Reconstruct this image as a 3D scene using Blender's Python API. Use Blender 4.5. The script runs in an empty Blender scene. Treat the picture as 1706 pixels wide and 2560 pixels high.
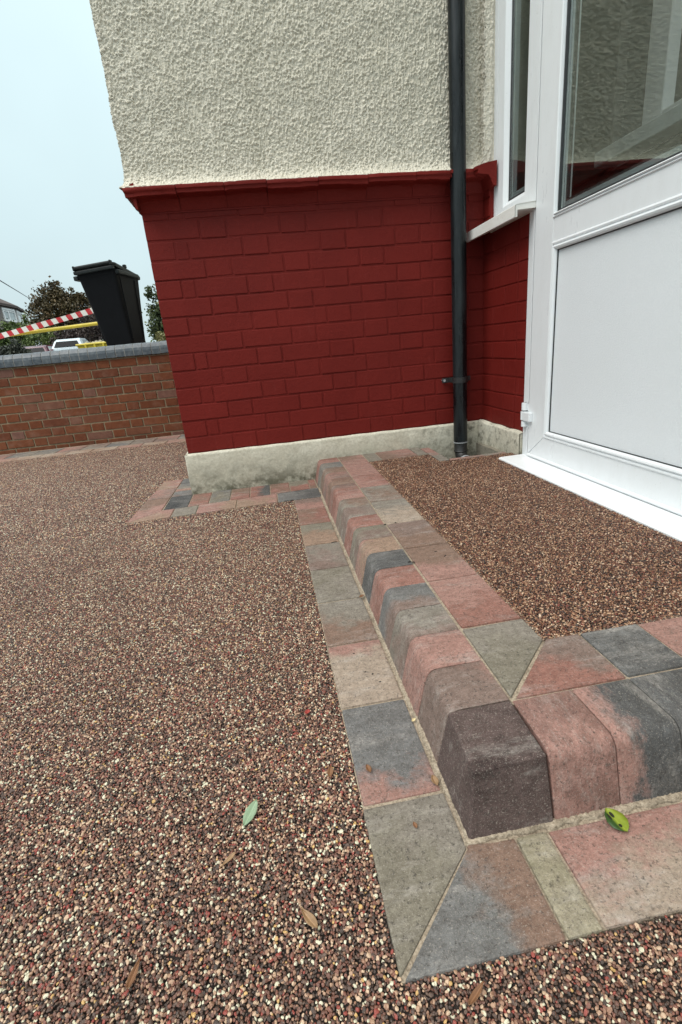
import bpy, bmesh, math, random
import numpy as np
from mathutils import Vector, Matrix

rng = np.random.default_rng(7)
random.seed(7)
sc = bpy.context.scene
COL = sc.collection

# ------------------------------------------------------------------ camera
cam_d = bpy.data.cameras.new('camera')
cam = bpy.data.objects.new('camera', cam_d); COL.objects.link(cam)
CAMP = Vector((0.4116, -2.3770, 0.4286))
yaw, pit, rol = -0.124421546, -0.330542591, 0.0945259128
Mr = (Matrix.Rotation(yaw, 3, 'Z') @ Matrix.Rotation(pit, 3, 'X') @ Matrix.Rotation(rol, 3, 'Y'))
right, fwd, up = Mr.col[0], Mr.col[1], Mr.col[2]
m = Matrix((right, up, -fwd)).transposed().to_4x4(); m.translation = CAMP
cam.matrix_world = m
cam_d.sensor_fit = 'VERTICAL'; cam_d.sensor_height = 36.0; cam_d.sensor_width = 24.0
cam_d.lens = 36.0*1217.57/2560.0
cam_d.clip_start = 0.02; cam_d.clip_end = 1500
sc.camera = cam

# ------------------------------------------------------------------ sky and sun
W = bpy.data.worlds.new('World'); sc.world = W; W.use_nodes = True
nt = W.node_tree; nt.nodes.clear()
SUN_EL, SUN_ROT = math.radians(54), math.radians(238)
sky = nt.nodes.new('ShaderNodeTexSky'); sky.sky_type = 'NISHITA'; sky.sun_disc = False
sky.sun_elevation = SUN_EL; sky.sun_rotation = SUN_ROT
sky.air_density = 1.0; sky.dust_density = 4.0
tc = nt.nodes.new('ShaderNodeTexCoord'); sep = nt.nodes.new('ShaderNodeSeparateXYZ')
nt.links.new(tc.outputs['Generated'], sep.inputs[0])
ramp = nt.nodes.new('ShaderNodeValToRGB')            # overcast: pale at the horizon, brighter overhead
cr = ramp.color_ramp
cr.elements[0].position = 0.0; cr.elements[0].color = (0.520, 0.630, 0.650, 1)
cr.elements[1].position = 1.0; cr.elements[1].color = (2.12, 2.06, 1.99, 1)
e = cr.elements.new(0.22); e.color = (0.565, 0.705, 0.735, 1)
e = cr.elements.new(0.50); e.color = (0.62, 0.775, 0.805, 1)
nt.links.new(sep.outputs['Z'], ramp.inputs[0])
cl = nt.nodes.new('ShaderNodeTexNoise'); cl.inputs['Scale'].default_value = 1.7; cl.inputs['Detail'].default_value = 4
nt.links.new(tc.outputs['Generated'], cl.inputs['Vector'])
clr = nt.nodes.new('ShaderNodeMapRange'); clr.inputs['From Min'].default_value = .3; clr.inputs['From Max'].default_value = .7
clr.inputs['To Min'].default_value = 9.1; clr.inputs['To Max'].default_value = 11.1
nt.links.new(cl.outputs['Fac'], clr.inputs['Value'])
vm = nt.nodes.new('ShaderNodeVectorMath'); vm.operation = 'SCALE'
nt.links.new(ramp.outputs['Color'], vm.inputs[0]); nt.links.new(clr.outputs[0], vm.inputs['Scale'])
mx = nt.nodes.new('ShaderNodeMix'); mx.data_type = 'RGBA'; mx.inputs['Factor'].default_value = 0.93
nt.links.new(sky.outputs[0], mx.inputs['A']); nt.links.new(vm.outputs[0], mx.inputs['B'])
bg = nt.nodes.new('ShaderNodeBackground'); bg.inputs['Strength'].default_value = 0.10
nt.links.new(mx.outputs['Result'], bg.inputs['Color'])
wo = nt.nodes.new('ShaderNodeOutputWorld'); nt.links.new(bg.outputs[0], wo.inputs[0])

sl = bpy.data.lights.new('sun', 'SUN'); sl.energy = 1.5; sl.angle = math.radians(35); sl.color = (1.0, 0.97, 0.93)
so = bpy.data.objects.new('sun', sl); COL.objects.link(so)
# light comes from the left, behind the camera
sd = Vector((-math.sin(math.radians(58))*math.cos(SUN_EL), -math.cos(math.radians(58))*math.cos(SUN_EL), math.sin(SUN_EL)))
so.rotation_euler = sd.to_track_quat('Z', 'Y').to_euler(); so.location = (-4, -6, 8)

sc.view_settings.view_transform = 'Standard'; sc.view_settings.look = 'None'
sc.view_settings.exposure = 0.35; sc.view_settings.gamma = 1.0
sc.view_settings.use_curve_mapping = False
sc.cycles.max_bounces = 8; sc.cycles.transparent_max_bounces = 12

# ------------------------------------------------------------------ materials
def new_mat(name):
    M = bpy.data.materials.new(name); M.use_nodes = True
    t = M.node_tree; t.nodes.clear()
    return M, t
class NB:
    """small node builder"""
    def __init__(s, name):
        s.M, s.t = new_mat(name)
        s.out = s.t.nodes.new('ShaderNodeOutputMaterial')
    def n(s, typ, **kw):
        x = s.t.nodes.new(typ)
        for k, v in kw.items(): setattr(x, k, v)
        return x
    def l(s, a, b): s.t.links.new(a, b)
    def coord(s, which='Object'):
        return s.n('ShaderNodeTexCoord').outputs[which]
    def geo(s): return s.n('ShaderNodeNewGeometry').outputs['Position']
    def rnd(s): return s.n('ShaderNodeObjectInfo').outputs['Random']
    def offs(s, vec):
        """shift a coordinate by the object's own random number so that copies differ"""
        a = s.n('ShaderNodeVectorMath', operation='ADD'); s.l(vec, a.inputs[0])
        k = s.n('ShaderNodeMath', operation='MULTIPLY'); s.l(s.rnd(), k.inputs[0]); k.inputs[1].default_value = 37.0
        c = s.n('ShaderNodeCombineXYZ')
        for i in range(3): s.l(k.outputs[0], c.inputs[i])
        s.l(c.outputs[0], a.inputs[1]); return a.outputs[0]
    def mapv(s, vec, scale):
        a = s.n('ShaderNodeVectorMath', operation='MULTIPLY'); s.l(vec, a.inputs[0]); a.inputs[1].default_value = scale
        return a.outputs[0]
    def noise(s, vec, scale, detail=3, rough=.55, dist=0.0):
        x = s.n('ShaderNodeTexNoise'); s.l(vec, x.inputs['Vector'])
        x.inputs['Scale'].default_value = scale; x.inputs['Detail'].default_value = detail
        x.inputs['Roughness'].default_value = rough; x.inputs['Distortion'].default_value = dist
        return x.outputs['Fac']
    def rng(s, v, a, b, c=0., d=1.):
        x = s.n('ShaderNodeMapRange'); s.l(v, x.inputs['Value'])
        x.inputs['From Min'].default_value = a; x.inputs['From Max'].default_value = b
        x.inputs['To Min'].default_value = c; x.inputs['To Max'].default_value = d
        return x.outputs[0]
    def mix(s, f, a, b, blend='MIX'):
        x = s.n('ShaderNodeMix', data_type='RGBA', blend_type=blend)
        for sock, v in ((x.inputs['Factor'], f), (x.inputs['A'], a), (x.inputs['B'], b)):
            if isinstance(v, (int, float)): sock.default_value = v
            elif isinstance(v, (tuple, list)): sock.default_value = (*v[:3], 1)
            else: s.l(v, sock)
        return x.outputs['Result']
    def ma(s, op, a, b):
        x = s.n('ShaderNodeMath', operation=op)
        for i, v in enumerate((a, b)):
            if isinstance(v, (int, float)): x.inputs[i].default_value = v
            else: s.l(v, x.inputs[i])
        return x.outputs[0]
    def bump(s, h, strength=.3, dist=.002, normal=None):
        x = s.n('ShaderNodeBump'); s.l(h, x.inputs['Height'])
        x.inputs['Strength'].default_value = strength; x.inputs['Distance'].default_value = dist
        if normal is not None: s.l(normal, x.inputs['Normal'])
        return x.outputs['Normal']
    def ramp(s, v, stops, interp='LINEAR'):
        x = s.n('ShaderNodeValToRGB'); s.l(v, x.inputs[0]); r = x.color_ramp; r.interpolation = interp
        while len(r.elements) > 1: r.elements.remove(r.elements[-1])
        for i, (p, c) in enumerate(stops):
            el = r.elements[0] if i == 0 else r.elements.new(p)
            el.position = p; el.color = (*c, 1)
        return x.outputs['Color']
    def pbsdf(s, color, rough=.6, normal=None, spec=.5, **kw):
        x = s.n('ShaderNodeBsdfPrincipled')
        if isinstance(color, (tuple, list)): x.inputs['Base Color'].default_value = (*color[:3], 1)
        else: s.l(color, x.inputs['Base Color'])
        if isinstance(rough, (int, float)): x.inputs['Roughness'].default_value = rough
        else: s.l(rough, x.inputs['Roughness'])
        x.inputs['Specular IOR Level'].default_value = spec
        if normal is not None: s.l(normal, x.inputs['Normal'])
        for k, v in kw.items(): x.inputs[k].default_value = v
        s.l(x.outputs[0], s.out.inputs[0]); return x

def simple(name, col, rough=.6, var=.12, scale=8, bump=0., bscale=60, spec=.5):
    b = NB(name); p = b.offs(b.coord())
    f = b.noise(p, scale, 4)
    c = b.mix(b.rng(f, .3, .7), tuple(x*(1-var) for x in col), tuple(min(1, x*(1+var)) for x in col))
    nrm = b.bump(b.noise(p, bscale, 3), bump, .002) if bump else None
    b.pbsdf(c, rough, nrm, spec); return b.M

# red masonry paint
def red_paint():
    b = NB('red_masonry_paint'); w = b.geo(); p = b.offs(b.coord())
    f = b.noise(w, 5, 4); g = b.noise(b.mapv(w, (60, 60, 9)), 1.0, 3); h = b.noise(w, 220, 3)
    c = b.mix(b.rng(f, .3, .7), (.142, .0130, .0098), (.174, .0172, .0130))
    c = b.mix(b.ma('MULTIPLY', b.rnd(), .35), c, (.190, .0175, .0130))
    c = b.mix(b.rng(g, .62, .8, 0, .25), c, (.24, .05, .045))        # thin dusty brush streaks
    k2 = b.noise(b.mapv(w, (2.2, 2.2, 1.3)), 1.0, 4); c = b.mix(b.rng(k2, .35, .65, 0, .45), c, b.mix(1.0, c, (.72, .70, .70), 'MULTIPLY'))
    hh = b.ma('ADD', b.ma('MULTIPLY', h, .4), b.noise(w, 55, 3))
    b.pbsdf(c, b.rng(f, .3, .7, .52, .66), b.bump(hh, .5, .003), .14); return b.M
M_RED = red_paint()

def pebble():
    b = NB('cream_pebbledash'); w = b.geo()
    f = b.noise(w, 3.2, 4); g = b.noise(b.mapv(w, (1, 1, .6)), 150, 4, .7)
    c = b.mix(b.rng(f, .3, .7), (.75, .715, .610), (.83, .795, .695))
    c = b.mix(b.rng(g, .35, .70), (.62, .575, .46), c)
    st = b.noise(b.mapv(w, (16, 16, .9)), 1.0, 4, .6); c = b.mix(b.rng(st, .52, .75, 0, .30), c, b.mix(1.0, c, (.70, .70, .64), 'MULTIPLY'))   # rain streaks
    b.pbsdf(c, .8, b.bump(g, .9, .005), .3); return b.M
M_PEB = pebble()

def plinth_mat():
    b = NB('cream_render_with_algae'); w = b.geo()
    sp = b.n('ShaderNodeSeparateXYZ'); b.l(w, sp.inputs[0])
    z = b.rng(sp.outputs['Z'], -.20, .0)
    f = b.noise(w, 9, 5, .65); g = b.noise(w, 28, 5, .7); h = b.noise(w, 90, 4, .7)
    c = b.mix(b.rng(f, .35, .65), (.58, .545, .44), (.72, .69, .575))
    c = b.mix(b.rng(h, .4, .68, 0, .5), c, (.36, .33, .25))
    wet = b.ma('MULTIPLY', b.rng(z, .10, .85, 1, 0), b.rng(b.ma('ADD', b.ma('MULTIPLY', f, .7), b.ma('MULTIPLY', g, .6)), .46, .72))
    c = b.mix(b.ma('MULTIPLY', wet, .95), c, (.120, .112, .078))        # green algae stain
    dk = b.ma('MULTIPLY', b.rng(sp.outputs['X'], .95, 1.40), b.rng(g, .52, .68))
    c = b.mix(b.ma('MULTIPLY', dk, .75), c, (.06, .06, .045))           # black mould near the downpipe
    hh = b.ma('ADD', b.ma('MULTIPLY', h, .5), g)
    b.pbsdf(c, .88, b.bump(hh, .55, .004), .2); return b.M
M_PLINTH = plinth_mat()

def concrete_block():
    """tumbled concrete paver: colour and second tone are the block's own"""
    b = NB('tumbled_concrete'); o = b.coord(); w = b.geo(); p = b.offs(o)
    info = b.n('ShaderNodeObjectInfo')
    at = b.n('ShaderNodeAttribute', attribute_type='OBJECT', attribute_name='second_tone')
    ax = b.n('ShaderNodeAttribute', attribute_type='OBJECT', attribute_name='tone_axis')
    dp = b.n('ShaderNodeVectorMath', operation='DOT_PRODUCT'); b.l(o, dp.inputs[0]); b.l(ax.outputs['Vector'], dp.inputs[1])
    f1 = b.noise(p, 11, 6, .7); f2 = b.noise(b.mapv(p, (.7, 1.4, 1)), 42, 6, .75); f3 = b.noise(p, 190, 4, .75); f4 = b.noise(p, 900, 2, .6); f5 = b.noise(b.mapv(p, (.45, 1.7, 1.0)), 16, 6, .78)
    sh = b.n('ShaderNodeAttribute', attribute_type='OBJECT', attribute_name='tone_shift')
    dpv = b.ma('ADD', dp.outputs['Value'], sh.outputs['Fac'])
    t = b.ma('ADD', dpv, b.ma('MULTIPLY', b.ma('SUBTRACT', b.ma('ADD', f1, b.ma('MULTIPLY', f2, .4)), .7), 1.3))
    c = b.mix(b.rng(t, -.14, .14), info.outputs['Color'], at.outputs['Color'])
    f6 = b.noise(p, 75, 5, .75); f7 = b.noise(p, 420, 3, .7)
    c = b.mix(b.rng(f2, .34, .68, .0, .65), c, b.mix(1.0, c, (.50, .47, .45), 'MULTIPLY'))     # darker blotches
    c = b.mix(b.rng(f6, .36, .66, .55, .0), c, b.mix(1.0, c, (.52, .50, .48), 'MULTIPLY'))      # open pores
    c = b.mix(b.ma('MULTIPLY', b.rng(f5, .52, .74, 0, .75), b.rng(f6, .35, .6, .25, 1)), c, (.43, .40, .365))                                # lime bloom
    c = b.mix(b.rng(f3, .55, .66, 0, .75), c, (.050, .043, .038))                               # dark grit
    c = b.mix(b.rng(f7, .58, .70, 0, .55), c, (.50, .45, .39))                                 # pale sand grains
    c = b.mix(b.rng(f4, .60, .72, 0, .40), c, (.55, .51, .45))
    f8 = b.noise(p, 240, 3, .8); c = b.mix(b.rng(f8, .35, .62, .55, 0), c, b.mix(1.0, c, (.55, .53, .51), 'MULTIPLY'))
    hh = b.ma('ADD', b.ma('MULTIPLY', f4, .35), b.ma('ADD', b.ma('MULTIPLY', f3, .7), f2))
    b.pbsdf(c, .82, b.bump(hh, .8, .003), .3); return b.M
M_BLOCK = concrete_block()

def mortar(name, c0, c1, sc_=400):
    b = NB(name); w = b.geo()
    f = b.noise(w, sc_, 3, .7); g = b.noise(w, 25, 4)
    c = b.mix(b.rng(f, .3, .7), c0, c1); c = b.mix(b.rng(g, .5, .75, 0, .55), c, tuple(x*.45 for x in c0))
    b.pbsdf(c, .92, b.bump(f, .7, .003), .15); return b.M
M_SAND = mortar('sandy_mortar', (.17, .135, .095), (.50, .42, .32), 260)
M_GMORT = mortar('buff_wall_mortar', (.27, .21, .135), (.36, .285, .19))
M_CMORT = mortar('grey_coping_mortar', (.20, .205, .20), (.29, .295, .28), 120)
M_CONC = mortar('gully_concrete', (.20, .18, .14), (.30, .275, .22), 120)

STONE = [(.00, (0.0619, 0.0403, 0.0305)), (.14, (0.1037, 0.0621, 0.0455)), (.27, (0.1788, 0.0830, 0.0578)), (.42, (0.2424, 0.1018, 0.0683)), (.54, (0.1500, 0.0934, 0.0664)),
         (.63, (0.3465, 0.1916, 0.1214)), (.72, (0.4969, 0.3147, 0.2039)), (.81, (0.6705, 0.4816, 0.3253)), (.885, (0.7482, 0.7164, 0.5292)), (.95, (0.3350, 0.0705, 0.0511)), (.985, (0.6589, 0.4191, 0.1593))]
STONE_B = [(.00, (0.0324, 0.0170, 0.0107)), (.18, (0.0734, 0.0331, 0.0196)), (.34, (0.1404, 0.0540, 0.0303)), (.51, (0.1890, 0.0730, 0.0392)), (.63, (0.2700, 0.1232, 0.0650)),
           (.74, (0.3887, 0.2132, 0.1176)), (.84, (0.5398, 0.3459, 0.2092)), (.93, (0.7126, 0.5212, 0.3651)), (.98, (0.2376, 0.0474, 0.0320))]
def stone_mat(name, pal):
    b = NB(name); p = b.offs(b.coord())
    c = b.ramp(b.rnd(), pal, 'CONSTANT'); f = b.noise(p, 1.6, 4, .7)
    c = b.mix(b.rng(f, .3, .75, 0, .5), c, b.mix(1.0, c, (.45, .42, .40), 'MULTIPLY'))
    pw_ = b.noise(b.geo(), 3.5, 4, .6); c = b.mix(b.rng(pw_, .42, .68, 0, .42), c, b.mix(1.0, c, (.66, .62, .60), 'MULTIPLY'))     # trowelled and damp patches
    b.pbsdf(c, .34, b.bump(f, .3, .3), .6); return b.M
M_STONE = stone_mat('resin_bound_stone', STONE); M_STONEB = stone_mat('brown_resin_bound_stone', STONE_B)
M_BED = simple('resin_bed', (.030, .022, .018), .8, .3, 40)

def upvc():
    b = NB('white_upvc'); w = b.geo(); f = b.noise(b.mapv(w, (14, 14, 5)), 1, 5, .7); g = b.noise(w, 120, 4, .75)
    c = b.mix(b.rng(f, .45, .75, 0, .5), (.77, .80, .815), (.68, .70, .70)); c = b.mix(b.ma('MULTIPLY', b.rng(g, .62, .74), b.rng(f, .45, .65)), c, (.40, .40, .37))
    b.pbsdf(c, b.rng(f, .3, .7, .25, .42), None, .5); return b.M
M_UPVC = upvc()
def upvc_panel():
    b = NB('white_stippled_panel'); w = b.geo(); f = b.noise(w, 260, 4, .7); g = b.noise(w, 3, 4)
    c = b.mix(b.rng(f, .3, .7), (.74, .78, .805), (.80, .835, .855)); c = b.mix(b.rng(g, .4, .7, 0, .35), c, (.73, .77, .775))
    b.pbsdf(c, .36, b.bump(f, .5, .003), .5); return b.M
M_PANEL = upvc_panel()
def sill_mat():
    b = NB('weathered_white_upvc'); w = b.geo(); f = b.noise(b.mapv(w, (9, 9, 30)), 1, 5, .7); g = b.noise(w, 60, 4, .7)
    c = b.mix(b.rng(f, .45, .75, 0, .5), (.80, .80, .76), (.56, .53, .45)); c = b.mix(b.rng(g, .62, .75, 0, .5), c, (.3, .29, .25))
    b.pbsdf(c, .4); return b.M
M_SILL = sill_mat()
M_THRESH = simple('white_threshold', (.82, .84, .85), .35, .04, 14)
M_RUBBER = simple('black_gasket', (.022, .024, .026), .5)
M_SPACER = simple('grey_spacer', (.22, .25, .27), .35)
def pipe_mat():
    b = NB('black_gloss_pipe'); w = b.geo()
    f = b.noise(b.mapv(w, (26, 26, 5)), 1, 4, .6); g = b.noise(b.mapv(w, (70, 70, 9)), 1, 4)
    c = b.mix(b.rng(f, .4, .68), (.004, .005, .006), (.016, .021, .023)); c = b.mix(b.rng(g, .55, .8, 0, .5), c, (.035, .042, .045))
    b.pbsdf(c, b.rng(f, .35, .65, .20, .42), None, .35); return b.M
M_PIPE = pipe_mat()
M_IRON = simple('black_painted_iron', (.018, .018, .018), .5, .3, 60, .4, 200)
M_SEAL = simple('grey_sealant', (.30, .31, .32), .6)
def glass(name, tint, refl, rough=0.0):
    b = NB(name)
    tr = b.n('ShaderNodeBsdfTransparent'); tr.inputs[0].default_value = (*tint, 1)
    gl = b.n('ShaderNodeBsdfGlossy'); gl.inputs['Roughness'].default_value = rough; gl.inputs['Color'].default_value = (.93, 1, .97, 1)
    fr = b.n('ShaderNodeLayerWeight'); fr.inputs['Blend'].default_value = .5
    f = b.rng(b.ma('POWER', fr.outputs['Facing'], 4.0), 0, 1, refl, .7)
    mxs = b.n('ShaderNodeMixShader'); b.l(f, mxs.inputs[0]); b.l(tr.outputs[0], mxs.inputs[1]); b.l(gl.outputs[0], mxs.inputs[2])
    b.l(mxs.outputs[0], b.out.inputs[0]); return b.M
M_GLASS = glass('double_glazing', (.92, .95, .93), .085)
M_GLASSD = glass('door_glazing', (.96, .985, .965), .105)
M_DGLASS = simple('dark_window_glass', (.012, .014, .016), .3, .1, 5, spec=.1)
M_ROOM = simple('hall_wall', (.10, .095, .085), .8)

def garden_brick():
    b = NB('orange_red_facing_brick'); o = b.offs(b.coord()); w = b.geo()
    c = b.ramp(b.rnd(), [(0, (0.1656, 0.0522, 0.0224)), (.3, (0.1922, 0.0627, 0.0278)), (.55, (0.2119, 0.0741, 0.0341)), (.75, (0.1459, 0.0466, 0.0234)), (.9, (0.2119, 0.0855, 0.0467)), (.985, (0.1971, 0.0997, 0.0763))])
    f = b.noise(o, 22, 5, .65); g = b.noise(o, 130, 4, .7); k = b.noise(o, 9, 4, .6)
    c = b.mix(b.rng(f, .35, .7, 0, .6), c, b.mix(1.0, c, (.6, .52, .5), 'MULTIPLY'))
    c = b.mix(b.rng(k, .54, .75, 0, .5), c, (.27, .155, .11)); c = b.mix(b.rng(g, .58, .72, 0, .6), c, (.06, .035, .026))
    b.pbsdf(c, .85, b.bump(b.ma('ADD', f, b.ma('MULTIPLY', g, .6)), .6, .004), .25); return b.M
M_GBRICK = garden_brick()
def coping_mat():
    b = NB('blue_engineering_brick'); o = b.offs(b.coord())
    c = b.ramp(b.rnd(), [(0, (.070, .088, .105)), (.4, (.088, .108, .125)), (.75, (.058, .074, .090)), (1, (.105, .124, .138))])
    f = b.noise(o, 30, 5, .6); c = b.mix(b.rng(f, .45, .72, 0, .45), c, (.24, .26, .27))
    b.pbsdf(c, .42, b.bump(f, .3, .002), .5); return b.M
M_COPING = coping_mat()
M_GREYB = simple('damp_grey_brick', (.10, .092, .085), .85, .35, 30, .5, 120, .2)

# ------------------------------------------------------------------ mesh helpers
def obj(name, mesh, mat=None, parent=None, loc=None, rot=None):
    o = bpy.data.objects.new(name, mesh); COL.objects.link(o)
    if mat is not None and not mesh.materials: mesh.materials.append(mat)
    if parent is not None: o.parent = parent
    if loc is not None: o.location = loc
    if rot is not None: o.rotation_euler = rot
    return o
def empty(name, loc=(0, 0, 0), rotz=0.0):
    o = bpy.data.objects.new(name, None); COL.objects.link(o); o.location = loc; o.rotation_euler = (0, 0, rotz); o.empty_display_size = .1
    return o
def tag(o, label=None, cat=None, group=None, kind=None):
    if label: o['label'] = label
    if cat: o['category'] = cat
    if group: o['group'] = group
    if kind: o['kind'] = kind
    return o
def mesh_from(bm, name='mesh', smooth=False):
    bmesh.ops.recalc_face_normals(bm, faces=bm.faces)
    me = bpy.data.meshes.new(name); bm.to_mesh(me); bm.free()
    if smooth:
        me.polygons.foreach_set('use_smooth', [True]*len(me.polygons)); me.set_sharp_from_angle(angle=math.radians(38))
    return me
def bm_box(bm, a, b, bev=0.0, seg=1):
    x0, y0, z0 = a; x1, y1, z1 = b
    vs = [bm.verts.new(c) for c in ((x0, y0, z0), (x1, y0, z0), (x1, y1, z0), (x0, y1, z0), (x0, y0, z1), (x1, y0, z1), (x1, y1, z1), (x0, y1, z1))]
    fs = [bm.faces.new([vs[i] for i in f]) for f in ((3, 2, 1, 0), (4, 5, 6, 7), (0, 1, 5, 4), (1, 2, 6, 5), (2, 3, 7, 6), (3, 0, 4, 7))]
    if bev:
        es = {e for f in fs for e in f.edges}
        bmesh.ops.bevel(bm, geom=list(es), offset=bev, segments=seg, affect='EDGES', profile=.6)
def box_mesh(a, b, bev=0.0, seg=1, name='mesh'):
    bm = bmesh.new(); bm_box(bm, a, b, bev, seg); return mesh_from(bm, name)
def bm_prism(bm, poly, z0, z1, bev=0.0, seg=1):
    lo = [bm.verts.new((x, y, z0)) for x, y in poly]; hi = [bm.verts.new((x, y, z1)) for x, y in poly]
    n = len(poly); fs = [bm.faces.new(hi), bm.faces.new(lo[::-1])]
    for i in range(n): fs.append(bm.faces.new((lo[i], lo[(i+1) % n], hi[(i+1) % n], hi[i])))
    if bev:
        top = set(fs[0].edges)
        side = {e for f in fs[2:] for e in f.edges} - set(fs[1].edges)
        bmesh.ops.bevel(bm, geom=list(top | side), offset=bev, segments=seg, affect='EDGES', profile=.6)
def bm_sweep(bm, prof, path_fn, ts, closed_prof=True, caps=True):
    """loft a 2-D profile along stations: path_fn(t, p) -> 3-D point"""
    rings = [[bm.verts.new(path_fn(t, p)) for p in prof] for t in ts]
    n = len(prof)
    for a, b in zip(rings, rings[1:]):
        for i in range(n if closed_prof else n-1):
            bm.faces.new((a[i], a[(i+1) % n], b[(i+1) % n], b[i]))
    if caps and closed_prof:
        bm.faces.new(rings[0][::-1]); bm.faces.new(rings[-1])
    return rings
def bm_tube(bm, pts, r, n=12, caps=True):
    pts = [Vector(p) for p in pts]; rings = []
    rs = r if isinstance(r, (list, tuple)) else [r]*len(pts)
    ref = Vector((0, 0, 1))
    for i, p in enumerate(pts):
        d = (pts[min(i+1, len(pts)-1)] - pts[max(i-1, 0)]).normalized()
        a = d.cross(ref)
        if a.length < .05: a = d.cross(Vector((1, 0, 0)))
        a.normalize(); c = a.cross(d).normalized()
        rings.append([bm.verts.new(p + (a*math.cos(t) + c*math.sin(t))*rs[i]) for t in np.linspace(0, 2*math.pi, n, endpoint=False)])
    for A, B in zip(rings, rings[1:]):
        for i in range(n): bm.faces.new((A[i], A[(i+1) % n], B[(i+1) % n], B[i]))
    if caps: bm.faces.new(rings[0][::-1]); bm.faces.new(rings[-1])
def bandnoise(ny, nx, dy, dx, lo, hi, an=1.0, seed=0):
    """band-limited random field, unit variance; an > 1 stretches it along rows (vertical)"""
    r = np.random.default_rng(seed); F = np.fft.rfft2(r.standard_normal((ny, nx)))
    ky = np.fft.fftfreq(ny, dy)[:, None]*an; kx = np.fft.rfftfreq(nx, dx)[None, :]
    k = np.sqrt(ky**2 + kx**2); m_ = np.exp(-((k-lo)/(hi-lo))**2*.5*4)*(k > 0)
    f = np.fft.irfft2(F*m_, (ny, nx)); return f/f.std()
def grid_mesh(P, name='mesh', smooth=True, mask=None):
    ny, nx = P.shape[:2]; idx = np.arange(ny*nx).reshape(ny, nx)
    q = np.stack([idx[:-1, :-1], idx[:-1, 1:], idx[1:, 1:], idx[1:, :-1]], -1).reshape(-1, 4)
    me = bpy.data.meshes.new(name); me.vertices.add(ny*nx); me.vertices.foreach_set('co', P.reshape(-1).astype(np.float32))
    me.loops.add(q.size); me.loops.foreach_set('vertex_index', q.reshape(-1).astype(np.int32))
    me.polygons.add(len(q)); me.polygons.foreach_set('loop_start', np.arange(0, q.size, 4, dtype=np.int32))
    me.polygons.foreach_set('use_smooth', np.full(len(q), smooth)); me.update(calc_edges=True); me.validate(); return me

ZG, ZS, XW = -.196, -.100, 1.48          # drive level, step level, plane of the return wall
def zdrive(y): return ZG if y < .3 else ZG - .0115*(y-.3)

# ================================================================== GROUND
drive = obj('driveway', grid_mesh(np.array([[(x, y, zdrive(y)-.0075) for x in (-9, -3, -1, 0, 1, 3, 8)] for y in (-8, -3, -1, .3, 2.31)], float), smooth=False), M_BED)
tag(drive, kind='structure')
M_PAVE = simple('pavement_concrete', (.30, .29, .27), .85, .2, 3, .3, 80)
pv = obj('pavement', grid_mesh(np.array([[(x, y, z) for x in (-60, -3, 0, 60)] for y, z in ((2.534, -.3), (2.535, .50), (5.2, .655), (12, .63), (12.01, .3))], float), smooth=False), M_PAVE); tag(pv, kind='structure')
M_ASPH = simple('asphalt', (.05, .05, .052), .85, .25, 5, .5, 200)
rd = obj('road', grid_mesh(np.array([[(x, y, .60) for x in (-400, 0, 400)] for y in (11.9, 60, 900)], float), smooth=False), M_ASPH); tag(rd, kind='structure')

# ---------------------------------------------------------------- paver palette
GREY = (0.3190, 0.2882, 0.2420); OLIVE = (0.2805, 0.2552, 0.1980); BLUE = (0.2200, 0.2200, 0.2156); DBLUE = (0.1210, 0.1232, 0.1243)
PINK = (0.4620, 0.2618, 0.2178); RED = (0.3740, 0.1793, 0.1408); PALE = (0.5014, 0.4055, 0.3196); BROWN = (0.2973, 0.1921, 0.1440); MAUVE = (0.2857, 0.2027, 0.1705)
DKBR = (0.0606, 0.0406, 0.0365); CREAM = (0.4198, 0.2881, 0.2079)
EXCL = []                                     # polygons the loose-laid stones keep clear of
def paver(poly, ztop, parent, c1, c2=None, axis=None, shift=0.0, name='paver', depth=.05, bev=.0035):
    cx = sum(p[0] for p in poly)/len(poly); cy = sum(p[1] for p in poly)/len(poly)
    bm = bmesh.new(); bm_prism(bm, [(x-cx, y-cy) for x, y in poly], -depth, 0, bev, 2)
    o = obj(name, mesh_from(bm, 'paver'), M_BLOCK, parent, (cx-parent.location.x, cy-parent.location.y, ztop-parent.location.z+random.uniform(-.0008, .0008)))
    o.rotation_euler = (random.uniform(-.006, .006), random.uniform(-.006, .006), 0)
    tone(o, c1, c2, axis, shift); EXCL.append(poly); return o
def tone(o, c1, c2=None, axis=None, shift=0.0):
    o['tone_shift'] = float(shift)
    c2 = c2 or tuple(x*random.uniform(.8, 1.1) for x in c1)
    o.color = (*c1, 1); o['second_tone'] = [float(x) for x in c2]
    o['tone_axis'] = [float(x) for x in (axis or (random.uniform(-3, 3), random.uniform(-3, 3), 0))]
def rect(x0, x1, y0, y1, j=.0016):
    return [(x0+j, y0+j), (x1-j, y0+j), (x1-j, y1-j), (x0+j, y1-j)]

# ================================================================== DOORSTEP
step = tag(empty('doorstep', (.593, -1.94, ZG)), 'raised gravel doorstep edged with bullnosed kerb blocks in front of the white door', 'doorstep')
def sub(p): return tuple(a-b for a, b in zip(p, step.location))
def rel(mesh):
    mesh.transform(Matrix.Translation(-step.location)); return mesh
# body of the step under the blocks
obj('base', rel(box_mesh((.705, -1.83, -.26), (1.475, -.345, -.112))), M_CONC, step)
obj('base', rel(box_mesh((.705, -.345, -.26), (1.125, -.005, -.112))), M_CONC, step)
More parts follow.
